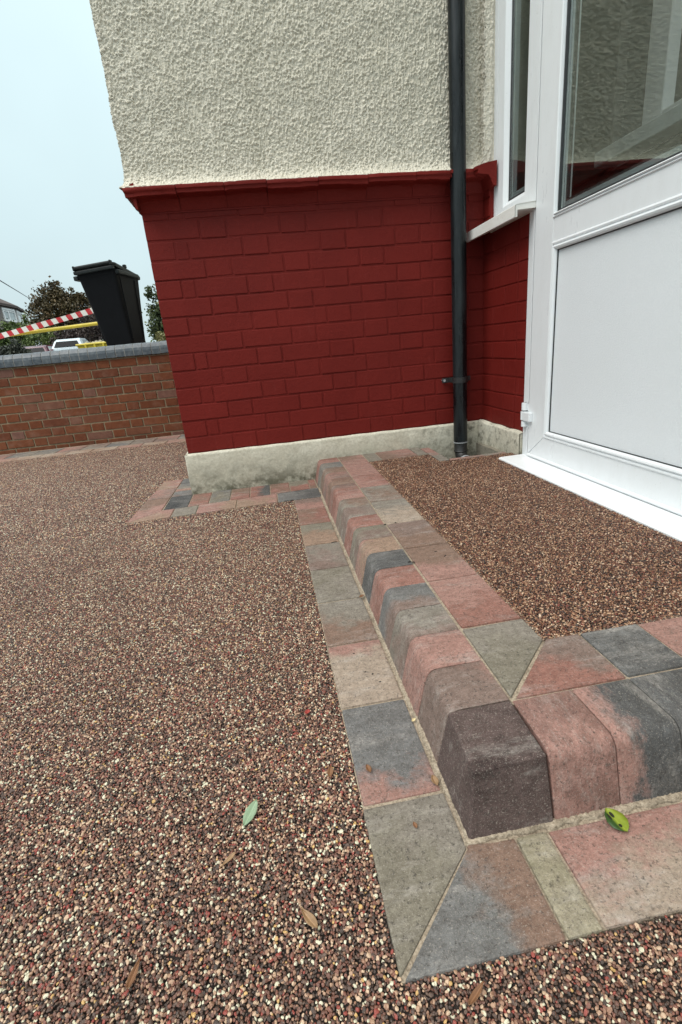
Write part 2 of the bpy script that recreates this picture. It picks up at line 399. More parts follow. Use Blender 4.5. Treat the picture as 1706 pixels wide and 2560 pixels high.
# sandy joints: a bed 3 mm below the faces of pavers
obj('mortar_bed', rel(box_mesh((.709, -1.80, -.125), (.845, -.006, -.1028))), M_SAND, step)
obj('mortar_bed', rel(box_mesh((.712, -1.821, -.125), (1.475, -1.68, -.1031))), M_SAND, step)
obj('mortar_bed', rel(box_mesh((.842, -.192, -.125), (1.128, -.006, -.1034))), M_SAND, step)
# sections of the kerb block: outward distance, height
KP = [(0, -.235), (0, -.196), (.0110, -.150), (.0180, -.1205), (.0200, -.1140), (.0230, -.1083), (.0275, -.1038), (.0330, -.1010), (.0400, -.1), (.118, -.1), (.118, -.235)]
def kerb_mesh(L):
    bm = bmesh.new(); n = 6; h = L/2-.0006
    prof = KP
    ts = [-h, -h+.002, 0, h-.002, h]
    def f(t, p):
        k = .0013 if abs(abs(t)-h) < 1e-6 else 0
        u, z = p
        return (u + (k if u < .1 else 0), t, z - (k if z > -.2 else 0))
    bm_sweep(bm, prof, f, ts)
    me = mesh_from(bm, 'kerb_block', True)
    return me
K100 = kerb_mesh(.100)
# left run, near to far
left_tones = [(MAUVE, PINK, (3.5, 4, 6)), (PINK, PINK), (MAUVE, GREY, (0, 4, 0)), (BLUE, MAUVE, (-2, -6, 0)), (PINK, RED), (BLUE, DBLUE), (PINK, CREAM), (OLIVE, MAUVE), (PINK, RED, (4, 0, 0)),
              (MAUVE, GREY), (GREY, BROWN), (RED, PINK), (MAUVE, RED), (PINK, BROWN), (MAUVE, PINK), (BROWN, GREY), (BLUE, GREY), (RED, PINK)]
for i, tn in enumerate(left_tones):
    y = -1.812 + .1*(i+.5)
    o = obj('kerb_block', K100, M_BLOCK, step, sub((.5935+random.uniform(-.0012, .0012), y, random.uniform(-.0008, .0008))))
    o.rotation_euler = (0, 0, random.uniform(-.006, .006)); tone(o, *tn)
# front run, left to right
front_tones = [(PINK, (.33, .185, .155)), (PINK, DBLUE, (0, -9, 0), .18), (BLUE, DBLUE), (PINK, MAUVE), (GREY, BROWN), (PINK, RED), (MAUVE, BLUE), (RED, PINK)]
for i, tn in enumerate(front_tones):
    x = .7135 + .0965*(i+.5) if i < 8 else 0
    o = obj('kerb_block', K100, M_BLOCK, step, sub((x, -1.9395, random.uniform(-.0008, .0008))), (0, 0, math.pi/2)); o.scale = (1.045, .965, 1); tone(o, *tn)
# corner block with two battered faces
bm = bmesh.new()
lo = [bm.verts.new(p) for p in ((.593, -1.94, -.235), (.7115, -1.94, -.235), (.7115, -1.8135, -.235), (.593, -1.8135, -.235))]
md = [bm.verts.new(p) for p in ((.593, -1.94, -.193), (.7115, -1.94, -.193), (.7115, -1.8135, -.193), (.593, -1.8135, -.193))]
hi = [bm.verts.new(p) for p in ((.609, -1.9165, -.1075), (.7115, -1.914, -.1055), (.7115, -1.8135, -.1), (.614, -1.8135, -.1005))]
for A, B in ((lo, md), (md, hi)):
    for i in range(4): bm.faces.new((A[i], A[(i+1) % 4], B[(i+1) % 4], B[i]))
bm.faces.new(hi); bm.faces.new(lo[::-1])
sharp = [e for e in bm.edges if all(v in hi for v in e.verts)] + [e for e in bm.edges if {v in hi for v in e.verts} == {True, False}]
bmesh.ops.bevel(bm, geom=sharp, offset=.0022, segments=1, affect='EDGES', profile=.6)
cb_me = mesh_from(bm, 'corner_block'); cb_me.transform(Matrix.Translation((-.655, 1.875, .1)))
cb = obj('corner_block', cb_me, M_BLOCK, step, sub((.655, -1.875, -.1))); tone(cb, (.142, .098, .090), (.054, .035, .033), (0, -4, 8))
cb['label'] = 'dark brown corner block with two sloping faces'
# top course along the left kerb
ZP = ZS + .0006
ys = [-1.612, -1.412, -1.216, -1.022, -.79, -.60, -.41, -.205, -.012]
tt = [(PINK, RED, (0, -7, 0)), (BROWN, PINK, (0, -6, 0)), (BROWN, MAUVE, (0, 5, 0)), (PALE, GREY, (0, 4, 0)), (GREY, BROWN), (RED, PINK), (PINK, PINK), (PINK, BROWN)]
for (a, b2), tn in zip(zip(ys, ys[1:]), tt): paver(rect(.7155, .8385, a, b2, .0018), ZP, step, *tn)
paver([(.7155, -1.8085), (.8375, -1.6865), (.8375, -1.6135), (.7155, -1.6165)], ZP, step, OLIVE, GREY, (2, 6, 0))
# top course along the front kerb
paver([(.7205, -1.8125), (.9045, -1.8125), (.9045, -1.6875), (.8425, -1.6875)], ZP, step, RED, MAUVE, (4, 6, 0))
for x0, x1, tn in ((.9065, 1.0195, (BLUE, DBLUE)), (1.0205, 1.1995, (PINK, MAUVE)), (1.2005, 1.3895, (GREY, BROWN)), (1.3905, 1.474, (PINK, RED))):
    paver(rect(x0, x1, -1.8125, -1.6875), ZP, step, *tn)
# row along the wall and round the gully
for x0, x1, tn in ((.8405, .905, (OLIVE, GREY)), (.9065, 1.0785, (BROWN, PINK)), (1.0795, 1.130, (GREY, OLIVE))):
    paver(rect(x0, x1, -.187, -.013), ZP, step, *tn)
paver(rect(1.131, 1.177, -.338, -.045), ZP, step, GREY, PINK, (0, 5, 0))
paver(rect(1.1785, 1.445, -.345, -.316), ZP, step, PINK, GREY)
# gully: open box at the foot of the downpipe
gy = []
bm = bmesh.new(); bm_box(bm, (1.1780, -.012, -.24), (1.46, -.3155, -.225))
bm_box(bm, (1.178, -.3155, -.224), (1.189, -.02, -.112)); bm_box(bm, (1.1895, -.3155, -.224), (1.46, -.3045, -.112)); bm_box(bm, (1.440, -.304, -.224), (1.4655, -.02, -.112))
obj('gully', rel(mesh_from(bm)), M_CONC, step)
# rough fillet of mortar at the foot of the kerb
def fillet(p0, p1, nrm, w0, name='mortar_joint'):
    n = 320; p0 = np.array(p0); p1 = np.array(p1); nrm = np.array(nrm)
    r = np.random.default_rng(int(p0[0]*1000)); P = np.zeros((n, 5, 3))
    jit = np.convolve(r.standard_normal(n+8), np.ones(5)/5, 'valid')[:n]; jit2 = r.standard_normal((n, 5))*.0008
    for i, t in enumerate(np.linspace(0, 1, n)):
        b_ = p0 + (p1-p0)*t; w_ = w0*(1+.55*jit[i])
        for j, (u, h) in enumerate(((-.004, .002), (.0, .0026), (w_*.5, .0020), (w_*.9, .0008), (w_*1.05, -.003))):
            P[i, j] = [b_[0]+nrm[0]*u, b_[1]+nrm[1]*u, ZG + h + jit2[i, j] + .0004]
    me = grid_mesh(P, smooth=True); return obj(name, rel(me), M_SAND, step)
fillet((.5945, -1.94), (.5945, -.19), (-1, 0), .0058)
fillet((.585, -1.9395), (1.475, -1.9395), (0, -1), .0056)
EXCL.append([(.57, -1.95), (1.6, -1.95), (1.6, 0), (.57, 0)])
STEP_EX = EXCL; EXCL = []

# ================================================================== PAVER EDGING ON THE DRIVE
edge = tag(empty('paver_edging', (.466, -2.066, ZG)), kind='structure')
ZE = ZG + .0006
obj('mortar_bed', box_mesh((.001, .001, -.05), (.135, 1.74, -.0026)), M_SAND, edge)
obj('mortar_bed', box_mesh((.004, .002, -.05), (1.014, .13, -.0029)), M_SAND, edge)
yj = [-1.860, -1.658, -1.460, -1.262, -1.064, -.868, -.662, -.474, -.330]
et = [((.215, .215, .213), PINK, (0, -7, 0), -.42), (PALE, PINK, (0, 6, 0), -.38), (BROWN, GREY, (3, 3, 0)), (GREY, OLIVE), (MAUVE, GREY), (OLIVE, CREAM, (0, -5, 0)), (BROWN, RED), (PINK, MAUVE, (0, 6, 0))]
for (a, b2), tn in zip(zip(yj, yj[1:]), et): paver(rect(.4665, .5865, a, b2, .0022), ZE, edge, *tn)
paver([(.4665, -2.0620), (.5865, -1.947), (.5865, -1.8625), (.4665, -1.8625)], ZE, edge, OLIVE, GREY, (3, 3, 0))
paver([(.4695, -2.0655), (.6505, -2.0655), (.6505, -1.9490), (.5880, -1.9490), (.5877, -1.9475)], ZE, edge, BLUE, BROWN, (7, 2, 0))
paver(rect(.6520, .6945, -2.0655, -1.9480, .0008), ZE, edge, (.44, .395, .285), (.38, .35, .235))
for x0, x1, tn in ((.696, .905, (PINK, PALE, (2, -5, 0))), (.907, 1.10, (MAUVE, PINK)), (1.102, 1.30, (GREY, BLUE)), (1.302, 1.478, (PINK, BROWN))):
    paver(rect(x0, x1, -2.0655, -1.9480), ZE, edge, *tn)
# double row round the corner of the house
hedge_ = tag(empty('house_paver_edging', (-.24, -.346, ZG)), kind='structure')
def lerp(a, b2, t): return a+(b2-a)*t
bm = bmesh.new(); bm_prism(bm, [(-.236, -.342), (.469, -.318), (.592, -.168), (.592, -.005), (-.005, -.005), (-.005, .33), (-.205, .33)], -.05, -.0028)
me = mesh_from(bm); me.transform(Matrix.Translation((.24, .346, 0))); obj('mortar_bed', me, M_SAND, hedge_)
EXCL.append([(-.238, -.346), (.469, -.325), (.60, -.18), (.60, 0), (0, 0), (0, .337), (-.209, .337)])
yo = lambda x: lerp(-.346, -.322, (x+.24)/.71)      # outer edge
yi = lambda x: lerp(-.222, -.176, (x+.117)/.70)     # edge between the two rows
def quad(x0, x1, f0, f1, j=.0016): return [(x0+j, f0(x0)+j), (x1-j, f0(x1)+j), (x1-j, f1(x1)-j), (x0+j, f1(x0)-j)]
xo = [-.060, .045, .215, .397]
for (a, b2), tn in zip(zip(xo, xo[1:]), ((GREY, OLIVE), (PINK, CREAM, (4, 0, 0)), (PINK, CREAM))): paver(quad(a, b2, yo, yi), ZE, hedge_, *tn)
paver([(.3986, yo(.3986)+.0016), (.4655, yo(.466)+.0016), (.4655, -.327), (.588, -.327), (.588, yi(.588)-.0016), (.3986, yi(.3986)-.0016)], ZE, hedge_, BLUE, DBLUE, (3, 2, 0))
paver([(-.2385, -.3445), (-.0616, yo(-.06)+.0016), (-.0616, yi(-.06)-.0016), (-.1165, -.2235)], ZE, hedge_, CREAM, PINK, (3, 4, 0))
xi = [-.112, -.006, .086, .180, .271, .366, .460, .553, .588]
for (a, b2), tn in zip(zip(xi, xi[1:]), ((DBLUE, (.04, .045, .05)), (RED, BROWN), (BLUE, OLIVE), (RED, BROWN, (0, 6, 0)), (RED, DBLUE, (8, 0, 0)), (RED, BROWN), (OLIVE, RED, (0, -8, 0)), (RED, BROWN))):
    paver(quad(a, b2, yi, lambda x: -.0135), ZE, hedge_, *tn)
xs = lambda y: lerp(-.117, -.104, (y+.222)/.55)
xo2 = lambda y: lerp(-.238, -.209, (y+.346)/.683)
for a, b2, tn in ((-.2235, -.02, (PINK, BROWN)), (-.02, .16, (PINK, MAUVE)), (.16, .337, (CREAM, PINK))):
    p = [(xo2(a)+.0016, a+.0016), (xs(a)-.0016, a+.0016), (xs(b2)-.0016, b2-.0016), (xo2(b2)+.0016, b2-.0016)]
    if a < -.2: p[0] = (-.2375, -.3425); p[1] = (-.1185, -.2225)
    paver(p, ZE, hedge_, *tn)
for a, b2, tn in ((-.0125, .085, (BLUE, MAUVE)), (.085, .13, (PINK, CREAM)), (.13, .235, (BLUE, GREY)), (.235, .337, (DBLUE, BLUE))):
    paver([(xs(a)+.0016, a+.0016), (-.0135, a+.0016), (-.0135, b2-.0016), (xs(b2)+.0016, b2-.0016)], ZE, hedge_, *tn)
# edging along the garden wall
gedge = tag(empty('wall_paver_edging', (-3.4, 1.80, zdrive(2.0))), kind='structure')
bm = bmesh.new(); bm_box(bm, (0, 0, -.05), (3.4, .44, -.0026)); obj('mortar_bed', mesh_from(bm), M_SAND, gedge)
x = -3.4; k = 0
while x < -.02:
    paver(rect(x, x+.2, 1.95, 2.20, .003), zdrive(2.05)+.0015, gedge, *random.choice([(BLUE, GREY), (DBLUE, BLUE), (GREY, BLUE), (MAUVE, PINK), (GREY, MAUVE)]))
    paver(rect(x-.07, x+.13, 1.80, 1.945, .003), zdrive(1.9)+.001, gedge, *random.choice([(PINK, CREAM), (PALE, PINK), (CREAM, PALE)]))
    x += .2
EXCL.append([(.4665, -2.064), (.60, -2.064), (.60, -.33), (.4665, -.33)]); EXCL.append([(.4695, -2.0655), (1.6, -2.0655), (1.6, -1.9), (.585, -1.9)]); EXCL.append([(-3.5, 1.8), (0, 1.8), (0, 2.3), (-3.5, 2.3)])
DRIVE_EX = EXCL

# ================================================================== RESIN-BOUND STONES (instanced geometry)
def in_poly(px, py, poly):
    ins = np.zeros(len(px), bool); n = len(poly)
    for i in range(n):
        x0, y0 = poly[i]; x1, y1 = poly[(i+1) % n]
        c = ((y0 > py) != (y1 > py))
        if y0 != y1: ins ^= c & (px < (x1-x0)*(py-y0)/(y1-y0)+x0)
    return ins
def in_view(P, mar):
    d = P - np.array(CAMP); R_ = np.array([list(right), list(fwd), list(up)]).T
    q = d @ R_; f_ = 1217.57
    u = q[:, 0]/np.maximum(q[:, 1], 1e-6)*f_; v = q[:, 2]/np.maximum(q[:, 1], 1e-6)*f_
    return (q[:, 1] > .15) & (np.abs(u) < 853*mar) & (np.abs(v) < 1280*mar)
protos = bpy.data.collections.new('stone_shapes')
def make_protos(mat, tag_):
    c = bpy.data.collections.new('stones_'+tag_)
    for k in range(7):
        bm = bmesh.new(); bmesh.ops.create_icosphere(bm, subdivisions=2 if k < 7 else 1, radius=1)
        r = np.random.default_rng(50+k); ax = r.uniform(.75, 1.25, 3); ds = [(Vector(r.standard_normal(3)).normalized(), r.uniform(.45, .85)) for _ in range(9)]
        for v in bm.verts:
            for d_, h_ in ds:
                t = v.co.dot(d_)
                if t > h_: v.co -= d_*(t-h_)*.85        # facets
            v.co = Vector((v.co.x*ax[0], v.co.y*ax[1], v.co.z*ax[2]))
        me = mesh_from(bm, 'stone', True); me.materials.append(mat)
        c.objects.link(bpy.data.objects.new('stone', me))
    return c
def scatter(name, P, scale, coll, parent):
    n = len(P); me = bpy.data.meshes.new(name); me.vertices.add(n)
    me.vertices.foreach_set('co', (P - np.array(parent.location)).reshape(-1).astype(np.float32))
    a = me.attributes.new('spin', 'FLOAT_VECTOR', 'POINT'); r = rng.uniform(0, 2*math.pi, (n, 3)); r[:, :2] = rng.uniform(-.6, .6, (n, 2)); a.data.foreach_set('vector', r.reshape(-1).astype(np.float32))
    a = me.attributes.new('size', 'FLOAT_VECTOR', 'POINT'); a.data.foreach_set('vector', scale.reshape(-1).astype(np.float32))
    o = obj(name, me, None, parent); o['kind'] = 'stuff'
    ng = bpy.data.node_groups.new('stones', 'GeometryNodeTree')
    ng.interface.new_socket('Geometry', in_out='INPUT', socket_type='NodeSocketGeometry'); ng.interface.new_socket('Geometry', in_out='OUTPUT', socket_type='NodeSocketGeometry')
    N, L = ng.nodes, ng.links
    gi = N.new('NodeGroupInput'); go = N.new('NodeGroupOutput'); ip = N.new('GeometryNodeInstanceOnPoints'); ci = N.new('GeometryNodeCollectionInfo')
    ci.inputs['Collection'].default_value = coll; ci.inputs['Separate Children'].default_value = True; ci.inputs['Reset Children'].default_value = True
    def named(nm):
        x = N.new('GeometryNodeInputNamedAttribute'); x.data_type = 'FLOAT_VECTOR'; x.inputs['Name'].default_value = nm; return x.outputs['Attribute']
    er = N.new('FunctionNodeEulerToRotation')
    L.new(named('spin'), er.inputs[0]); L.new(er.outputs[0], ip.inputs['Rotation']); L.new(named('size'), ip.inputs['Scale'])
    L.new(gi.outputs[0], ip.inputs['Points']); L.new(ci.outputs[0], ip.inputs['Instance']); ip.inputs['Pick Instance'].default_value = True
    L.new(ip.outputs[0], go.inputs[0])
    md = o.modifiers.new('stones', 'NODES'); md.node_group = ng
    return o
def stone_points(x0, x1, y0, y1, pitch, z, excl, inc=None, mar=1.15, k_=1.0):
    nx = int((x1-x0)/pitch); ny = int((y1-y0)/(pitch*.87))
    X, Y = np.meshgrid(np.arange(nx), np.arange(ny)); X = (X + .5*(Y % 2))*pitch + x0; Y = Y*pitch*.87 + y0
    X = X.ravel() + rng.uniform(-.42, .42, X.size)*pitch; Y = Y.ravel() + rng.uniform(-.42, .42, Y.size)*pitch
    k = np.ones(len(X), bool)
    for p in excl: k &= ~in_poly(X, Y, p)
    if inc: k &= in_poly(X, Y, inc)
    P = np.stack([X, Y, np.full(len(X), z)], 1)[k]
    P = P[in_view(P, mar) | in_view(P - np.array([.35, 0, 0]), mar) | in_view(P + np.array([.35, 0, 0]), mar)]
    big = rng.random(len(P)); s = (.00150 + .00125*big**2.4 + .0003*rng.random(len(P)))*k_*.95
    sc3 = s[:, None]*rng.uniform(.85, 1.3, (len(P), 3)); sc3[:, 2] *= .72
    P[:, 2] += rng.uniform(-.0014, .0003, len(P)) - (sc3[:, 2]-.0018)*.5
    return P, sc3
HOUSE = [(0, 0), (3, 0), (3, 3), (0, 3)]
P1, S1 = stone_points(-2.2, 1.48, -2.42, -.45, .0033, ZG-.0022, DRIVE_EX + [HOUSE, [(.58, -1.95), (2, -1.95), (2, .1), (.58, .1)]])
P3, S3 = stone_points(-3.4, .62, -.45, 1.80, .0044, ZG-.0024, DRIVE_EX + [HOUSE], None, 1.08, 1.28)
P3[:, 2] += np.where(P3[:, 1] > .3, -.0115*(P3[:, 1]-.3), 0)
P1 = np.concatenate([P1, P3]); S1 = np.concatenate([S1, S3])
scatter('driveway_stones', P1, S1, make_protos(M_STONE, 'drive'), drive)
INC = [(.8375, -1.6885), (1.476, -1.6885), (1.476, -1.54), (1.362, -1.54), (1.362, -.425), (1.476, -.40), (1.476, -.345), (1.1765, -.345), (1.128, -.34), (1.128, -.1865), (.8375, -.1865)]
P2, S2 = stone_points(.82, 1.50, -1.72, -.15, .0033, ZS-.0022, [], INC)
scatter('step_stones', P2, S2, make_protos(M_STONEB, 'step'), step)
print('STONES', len(P1), len(P2))
bm = bmesh.new(); bm_prism(bm, INC, -.112, -.1055); obj('resin_bed', rel(mesh_from(bm)), M_BED, step)

# ================================================================== HOUSE
house = tag(empty('house', (0, 0, ZG)), 'corner of a house with cream pebbledash over dark red painted brick and a white door', 'house')
def H(mesh):
    mesh.transform(Matrix.Translation((0, 0, -ZG))); return mesh
def bond(row_is_stretcher_first, length, start=0.0):
    """Flemish bond: list of (x0, x1)"""
    S_, Hd, C_ = .225, .1125, .05625
    out = []; x = start; k = 0
    seq = [S_, Hd] if row_is_stretcher_first else [Hd, C_, S_, Hd, S_, Hd, S_, Hd, S_, Hd, S_, Hd, S_, Hd]
    i = 0
    while x < length - .02:
        w = seq[i % 2] if row_is_stretcher_first else (seq[i] if i < len(seq) else [S_, Hd][i % 2])
        x1 = min(x+w, length)
        if length - x1 < .03: x1 = length
        out.append((x, x1)); x = x1; i += 1
    return out
_bc = {}
def brick_mesh(L, Hh, D, bev=.0028):
    key = (round(L, 3), Hh, D, bev)
    if key not in _bc:
        bm = bmesh.new(); bm_box(bm, (-L/2, -D/2, -Hh/2), (L/2, D/2, Hh/2), bev, 2); _bc[key] = mesh_from(bm, 'brick')
    return _bc[key]
# main wall, brick base: backing skin and single bricks
bw = obj('painted_brick_wall', H(box_mesh((.0042, .0040, -.02), (1.60, .10, 1.06))), M_RED, house)
for r in range(1, 15):
    zc_ = (14.5-r)*.075
    for x0, x1 in bond(r % 2 == 0, XW+.02):
        o = obj('brick', brick_mesh(x1-x0-.0075, .0680, .06), M_RED, bw, ((x0+x1)/2, .0308+random.uniform(-.0012, .0012), zc_-ZG+random.uniform(-.0012, .0012)))
        o.rotation_euler = (random.uniform(-.018, .018), random.uniform(-.010, .010), random.uniform(-.008, .008)); o.scale = (1+random.uniform(-.006, .006), 1, 1+random.uniform(-.025, .025))
# left flank of the house (seen only from the side)
fl = obj('flank_wall', H(box_mesh((.0042, .1, -.02), (.1, 8, 1.06))), M_RED, house)
# return wall up to the door
rw = obj('painted_return_wall', H(box_mesh((1.4835, -.411, -.02), (1.60, .0032, 1.06))), M_RED, house)
# cut the window opening: wall above the sill only as a short pier
rw.data.clear_geometry()
bm = bmesh.new(); bm_box(bm, (1.4835, -.411, -.02), (1.60, .0032, .832)); bm_box(bm, (1.4835, -.064, .8325), (1.60, .0032, 1.06))
tmp = mesh_from(bm); H(tmp); rw.data = tmp; tmp.materials.append(M_RED)
for r in range(1, 15):
    zc_ = (14.5-r)*.075; ylim = .41 if r >= 4 else .064
    seq = [.2225, .11, .0775] if r % 2 else [.11, .2225, .0775]
    y = 0.0
    for w_ in seq:
        y1 = min(y+w_, ylim)
        if y1-y > .02:
            o = obj('brick', brick_mesh(y1-y-.0075, .0685, .06), M_RED, rw, (1.5105+random.uniform(-.0009, .0009), -(y+y1)/2, zc_-ZG+random.uniform(-.0012, .0012)), (random.uniform(-.008, .008), random.uniform(-.006, .006), math.pi/2))
        y = y1
        if y >= ylim: break
# upper wall in pebbledash with a bell-mouth foot
def pebble_skin(u0, u1, z0, z1, du, fn, seed, amp=.0042):
    nu = int((u1-u0)/du)+1; nz = int((z1-z0)/du)+1
    r = np.random.default_rng(seed); A = np.zeros((nz, nu))
    def blobs(n, hw, hh, amp_):
        cx = r.integers(0, nu, n); cz = r.integers(0, nz, n); W_ = r.uniform(*hw, n)/du; T_ = r.uniform(*hh, n)/du; K = r.uniform(*amp_, n); sk = r.uniform(-.15, .15, n)
        mx_, mz_ = int(hw[1]/du)+2, int(hh[1]/du)+1
        for dz in range(-mz_, mz_+1):
            for dx in range(-mx_, mx_+1):
                q = ((dx-sk*dz)/W_)**2 + (dz/T_)**2; k = q < 1
                x_ = cx[k]+dx; z_ = cz[k]+dz; o_ = (x_ >= 0) & (x_ < nu) & (z_ >= 0) & (z_ < nz)
                np.maximum.at(A, (z_[o_], x_[o_]), (K[k]*np.sqrt(1-q[k]))[o_])
    area = (u1-u0)*(z1-z0)
    blobs(int(area*11500), (.003, .0056), (.0032, .0075), (.25, 1.0)); blobs(int(area*420), (.0028, .0042), (.012, .034), (.6, 1.0))
    b_ = bandnoise(nz, nu, du, du, 90, 200, .7, seed+1); c = bandnoise(nz, nu, du, du, 3, 10, 1, seed+2)
    hgt = amp*1.5*(A-.5) + amp*.22*b_ + amp*.30*c
    U, Z = np.meshgrid(np.linspace(u0, u1, nu), np.linspace(z0, z1, nz)); return grid_mesh(fn(U, Z, hgt), smooth=True)
def bell(Z): return .044*np.exp(-np.maximum(Z-1.083, 0)/.022)
def main_fn(U, Z, h):
    # the parameter runs along the flank, round the corner and along the front
    cor = .03; X = np.where(U < 0, -.027 - bell(Z)*.45, U - .027*(1-np.minimum(U/.06, 1))); Y = np.where(U < 0, -U-.025, -.026 - bell(Z))
    off = np.stack([np.where(U < 0, -h, -h*.3*np.exp(-U/.01)), np.where(U < 0, 0, -h), 0*h], -1)
    X = np.where(U < 0, X, U - .027 - bell(Z)*.45*np.exp(-U/.05))
    Y = np.where(U < 0, -U*1.0 - .026 - bell(Z)*np.exp(U/.05), Y)
    return np.stack([X, Y, Z], -1) + off
pw = obj('pebbledash_wall', H(pebble_skin(-.30, 1.50, 1.079, 1.95, .0024, main_fn, 3)), M_PEB, house)
obj('pebbledash_wall', H(box_mesh((-.022, -.020, 1.10), (1.6, .1, 5.2))), M_PEB, house)
obj('pebbledash_wall', H(box_mesh((-.022, .1, 1.10), (.1, 8, 5.2))), M_PEB, house)
def ret_fn(U, Z, h):
    X = np.where(U < .064, XW - .026 - bell(Z), XW - .026 - bell(Z) + (U-.064)); Y = np.where(U < .064, -U, -.064)
    return np.stack([X - np.where(U < .064, h, 0), Y - np.where(U < .064, 0, h*.5), Z], -1)
obj('pebbledash_return', H(pebble_skin(.0, .10, 1.079, 1.95, .0024, ret_fn, 11)), M_PEB, house)
obj('pebbledash_return', H(box_mesh((XW-.018, -.058, 1.10), (1.6, -.02, 3.0))), M_PEB, house)
# oversailing course: single moulded bricks, uneven as laid
def cornice_piece(L, seed, sag=0):
    r = np.random.default_rng(seed)
    prof = [(.01, 1.004), (-.006, 1.006), (-.012, 1.020), (-.020, 1.036), (-.028, 1.0445), (-.050, 1.0470), (-.070, 1.0485), (-.0745, 1.051), (-.0755, 1.061), (-.0775, 1.064), (-.081, 1.066), (-.082, 1.074), (-.080, 1.079), (-.04, 1.088), (.01, 1.096)]
    bm = bmesh.new(); n = 9; ts = np.linspace(-L/2+.0008, L/2-.0008, n)
    w1 = np.convolve(r.standard_normal(n+4), np.ones(5)/5, 'valid')*.0035; w2 = np.convolve(r.standard_normal(n+4), np.ones(5)/5, 'valid')*.003
    d0, d1 = r.uniform(-.0055, .0055, 2)
    ring = bm_sweep(bm, prof, lambda t, p: (0, 0, 0), list(ts))
    for i, rg in enumerate(ring):
        s_ = (ts[i]+L/2)/L
        for v, (y, z) in zip(rg, prof):
            e_ = .0025 if i in (0, n-1) else 0
            v.co = (ts[i], y + (e_ if y < -.05 else 0) + (w2[i] if y < -.05 else 0)*.6 + r.normal()*.0005, z + (w1[i] + d0*(1-s_) + d1*s_)*(1 if -.08 < y < -.02 and z < 1.08 else .45) + r.normal()*.0004)
    return mesh_from(bm, 'cornice_brick', True)
co = obj('cornice', H(box_mesh((.002, -.003, 1.0), (1.6, .1, 1.09))), M_RED, house)
xs_ = [-.037, .165, .355, .525, .735, .945, 1.150, 1.300, 1.478]
for i, (a, b2) in enumerate(zip(xs_, xs_[1:])):
    me = cornice_piece(b2-a, 90+i)
    if i == 0:                                    # mitred return at the house corner
        for v in me.vertices:
            t = (v.co.x+(b2-a)/2)/(b2-a)
            ov = max(0., -v.co.y)/.08
            if t < .5: v.co.x += (1-ov)*.037*(1-t*2)
    obj('cornice_brick', me, M_RED, co, ((a+b2)/2, 0, -ZG))
for i in range(5):
    me = cornice_piece(.20, 70+i)
    me.transform(Matrix.Scale(.47, 4, (0, 1, 0)))
    o = obj('cornice_brick', me, M_RED, co, (.001, -.062+.2*(i+.5), -ZG), (0, 0, -math.pi/2))
me = cornice_piece(.112, 60); obj('cornice_brick', me, M_RED, co, (XW+.001, -.054, -ZG), (0, 0, -math.pi/2))
# plinth
def plinth_skin(u0, u1, z0, z1, fn, seed, du=.006):
    nu = int((u1-u0)/du)+1; nz = int((z1-z0)/du)+2
    a = bandnoise(nz, nu, du, du, 12, 35, 1, seed); b_ = bandnoise(nz, nu, du, du, 1.5, 5, 1, seed+1)
    U, Z = np.meshgrid(np.linspace(u0, u1, nu), np.linspace(z0, z1, nz)); h = .0004*a + .0004*b_
    return grid_mesh(fn(U, Z, h))
def pl_fn(U, Z, h):
    tz = np.clip((Z-(-.006))/.006, 0, 1); back = .012*tz
    X = np.where(U < 0, -.0125 - h + back, U - .0125); Y = np.where(U < 0, -U - .0125, -.0130 - h + back)
    zt = Z + np.where(Z > -.01, .0006*np.sin(U*9)+.0006*np.sin(U*47), 0)
    return np.stack([X, Y, zt], -1)
def pr_fn(U, Z, h):
    tz = np.clip((Z-(-.006))/.006, 0, 1); c = np.exp(-np.maximum(U-.02, 0)/.05)
    X = 1.4645 - h - .016*c + .019*tz; Y = -.005 - U
    return np.stack([X, Y, Z + np.where(Z > -.01, .002*np.sin(U*40)+.004*c, 0)], -1)
obj('plinth', H(plinth_skin(-.5, 1.50, -.25, .0, pl_fn, 31)), M_PLINTH, house)
obj('plinth', H(plinth_skin(0, .4055, -.25, .0, pr_fn, 41)), M_PLINTH, house)
obj('plinth', H(box_mesh((-.006, -.006, -.25), (1.6, .1, -.004))), M_PLINTH, house)
obj('plinth', H(box_mesh((1.472, -.4055, -.25), (1.6, -.002, -.004))), M_PLINTH, house)
# rest of the porch wing: wall beyond the door, roof slab, dark hall behind
bm = bmesh.new(); bm_box(bm, (1.485, -2.8, -.25), (1.60, -1.512, 3.0)); bm_box(bm, (1.62, -2.8, -.25), (5, -2.68, .5)); bm_box(bm, (2.36, -2.8, .5), (5, -2.68, 3.0)); bm_box(bm, (1.485, -1.5115, 2.0), (1.60, -.07, 3.0)); bm_box(bm, (1.4, -2.8, 3.002), (1.66, -.01, 3.12)); bm_box(bm, (2.34, -2.8, 3.002), (5, -.01, 3.12)); bm_box(bm, (1.661, -2.8, 3.002), (2.339, -1.6, 3.12))  # unseen gaps in roof and side wall added to light the inner window
obj('porch_wall', H(mesh_from(bm)), M_PEB, house)
bm = bmesh.new(); bm_box(bm, (1.62, -2.66, -.12), (4.4, 1.2, -.09)); bm_box(bm, (4.4, -2.66, -.09), (4.5, 1.2, .6)); bm_box(bm, (4.4, -2.66, 2.3), (4.5, 1.2, 2.6)); bm_box(bm, (1.62, 1.2, -.09), (4.5, 1.3, 2.6)); bm_box(bm, (2.34, -2.66, 2.6), (4.5, 1.3, 2.68)); bm_box(bm, (1.62, -2.66, 2.6), (2.339, -1.6, 2.68)); bm_box(bm, (1.62, .02, 2.6), (2.339, 1.3, 2.68)); bm_box(bm, (1.605, .03, -.09), (1.618, 1.2, 2.6))  # ceiling gap and far wall opening are added, unseen, to let daylight in
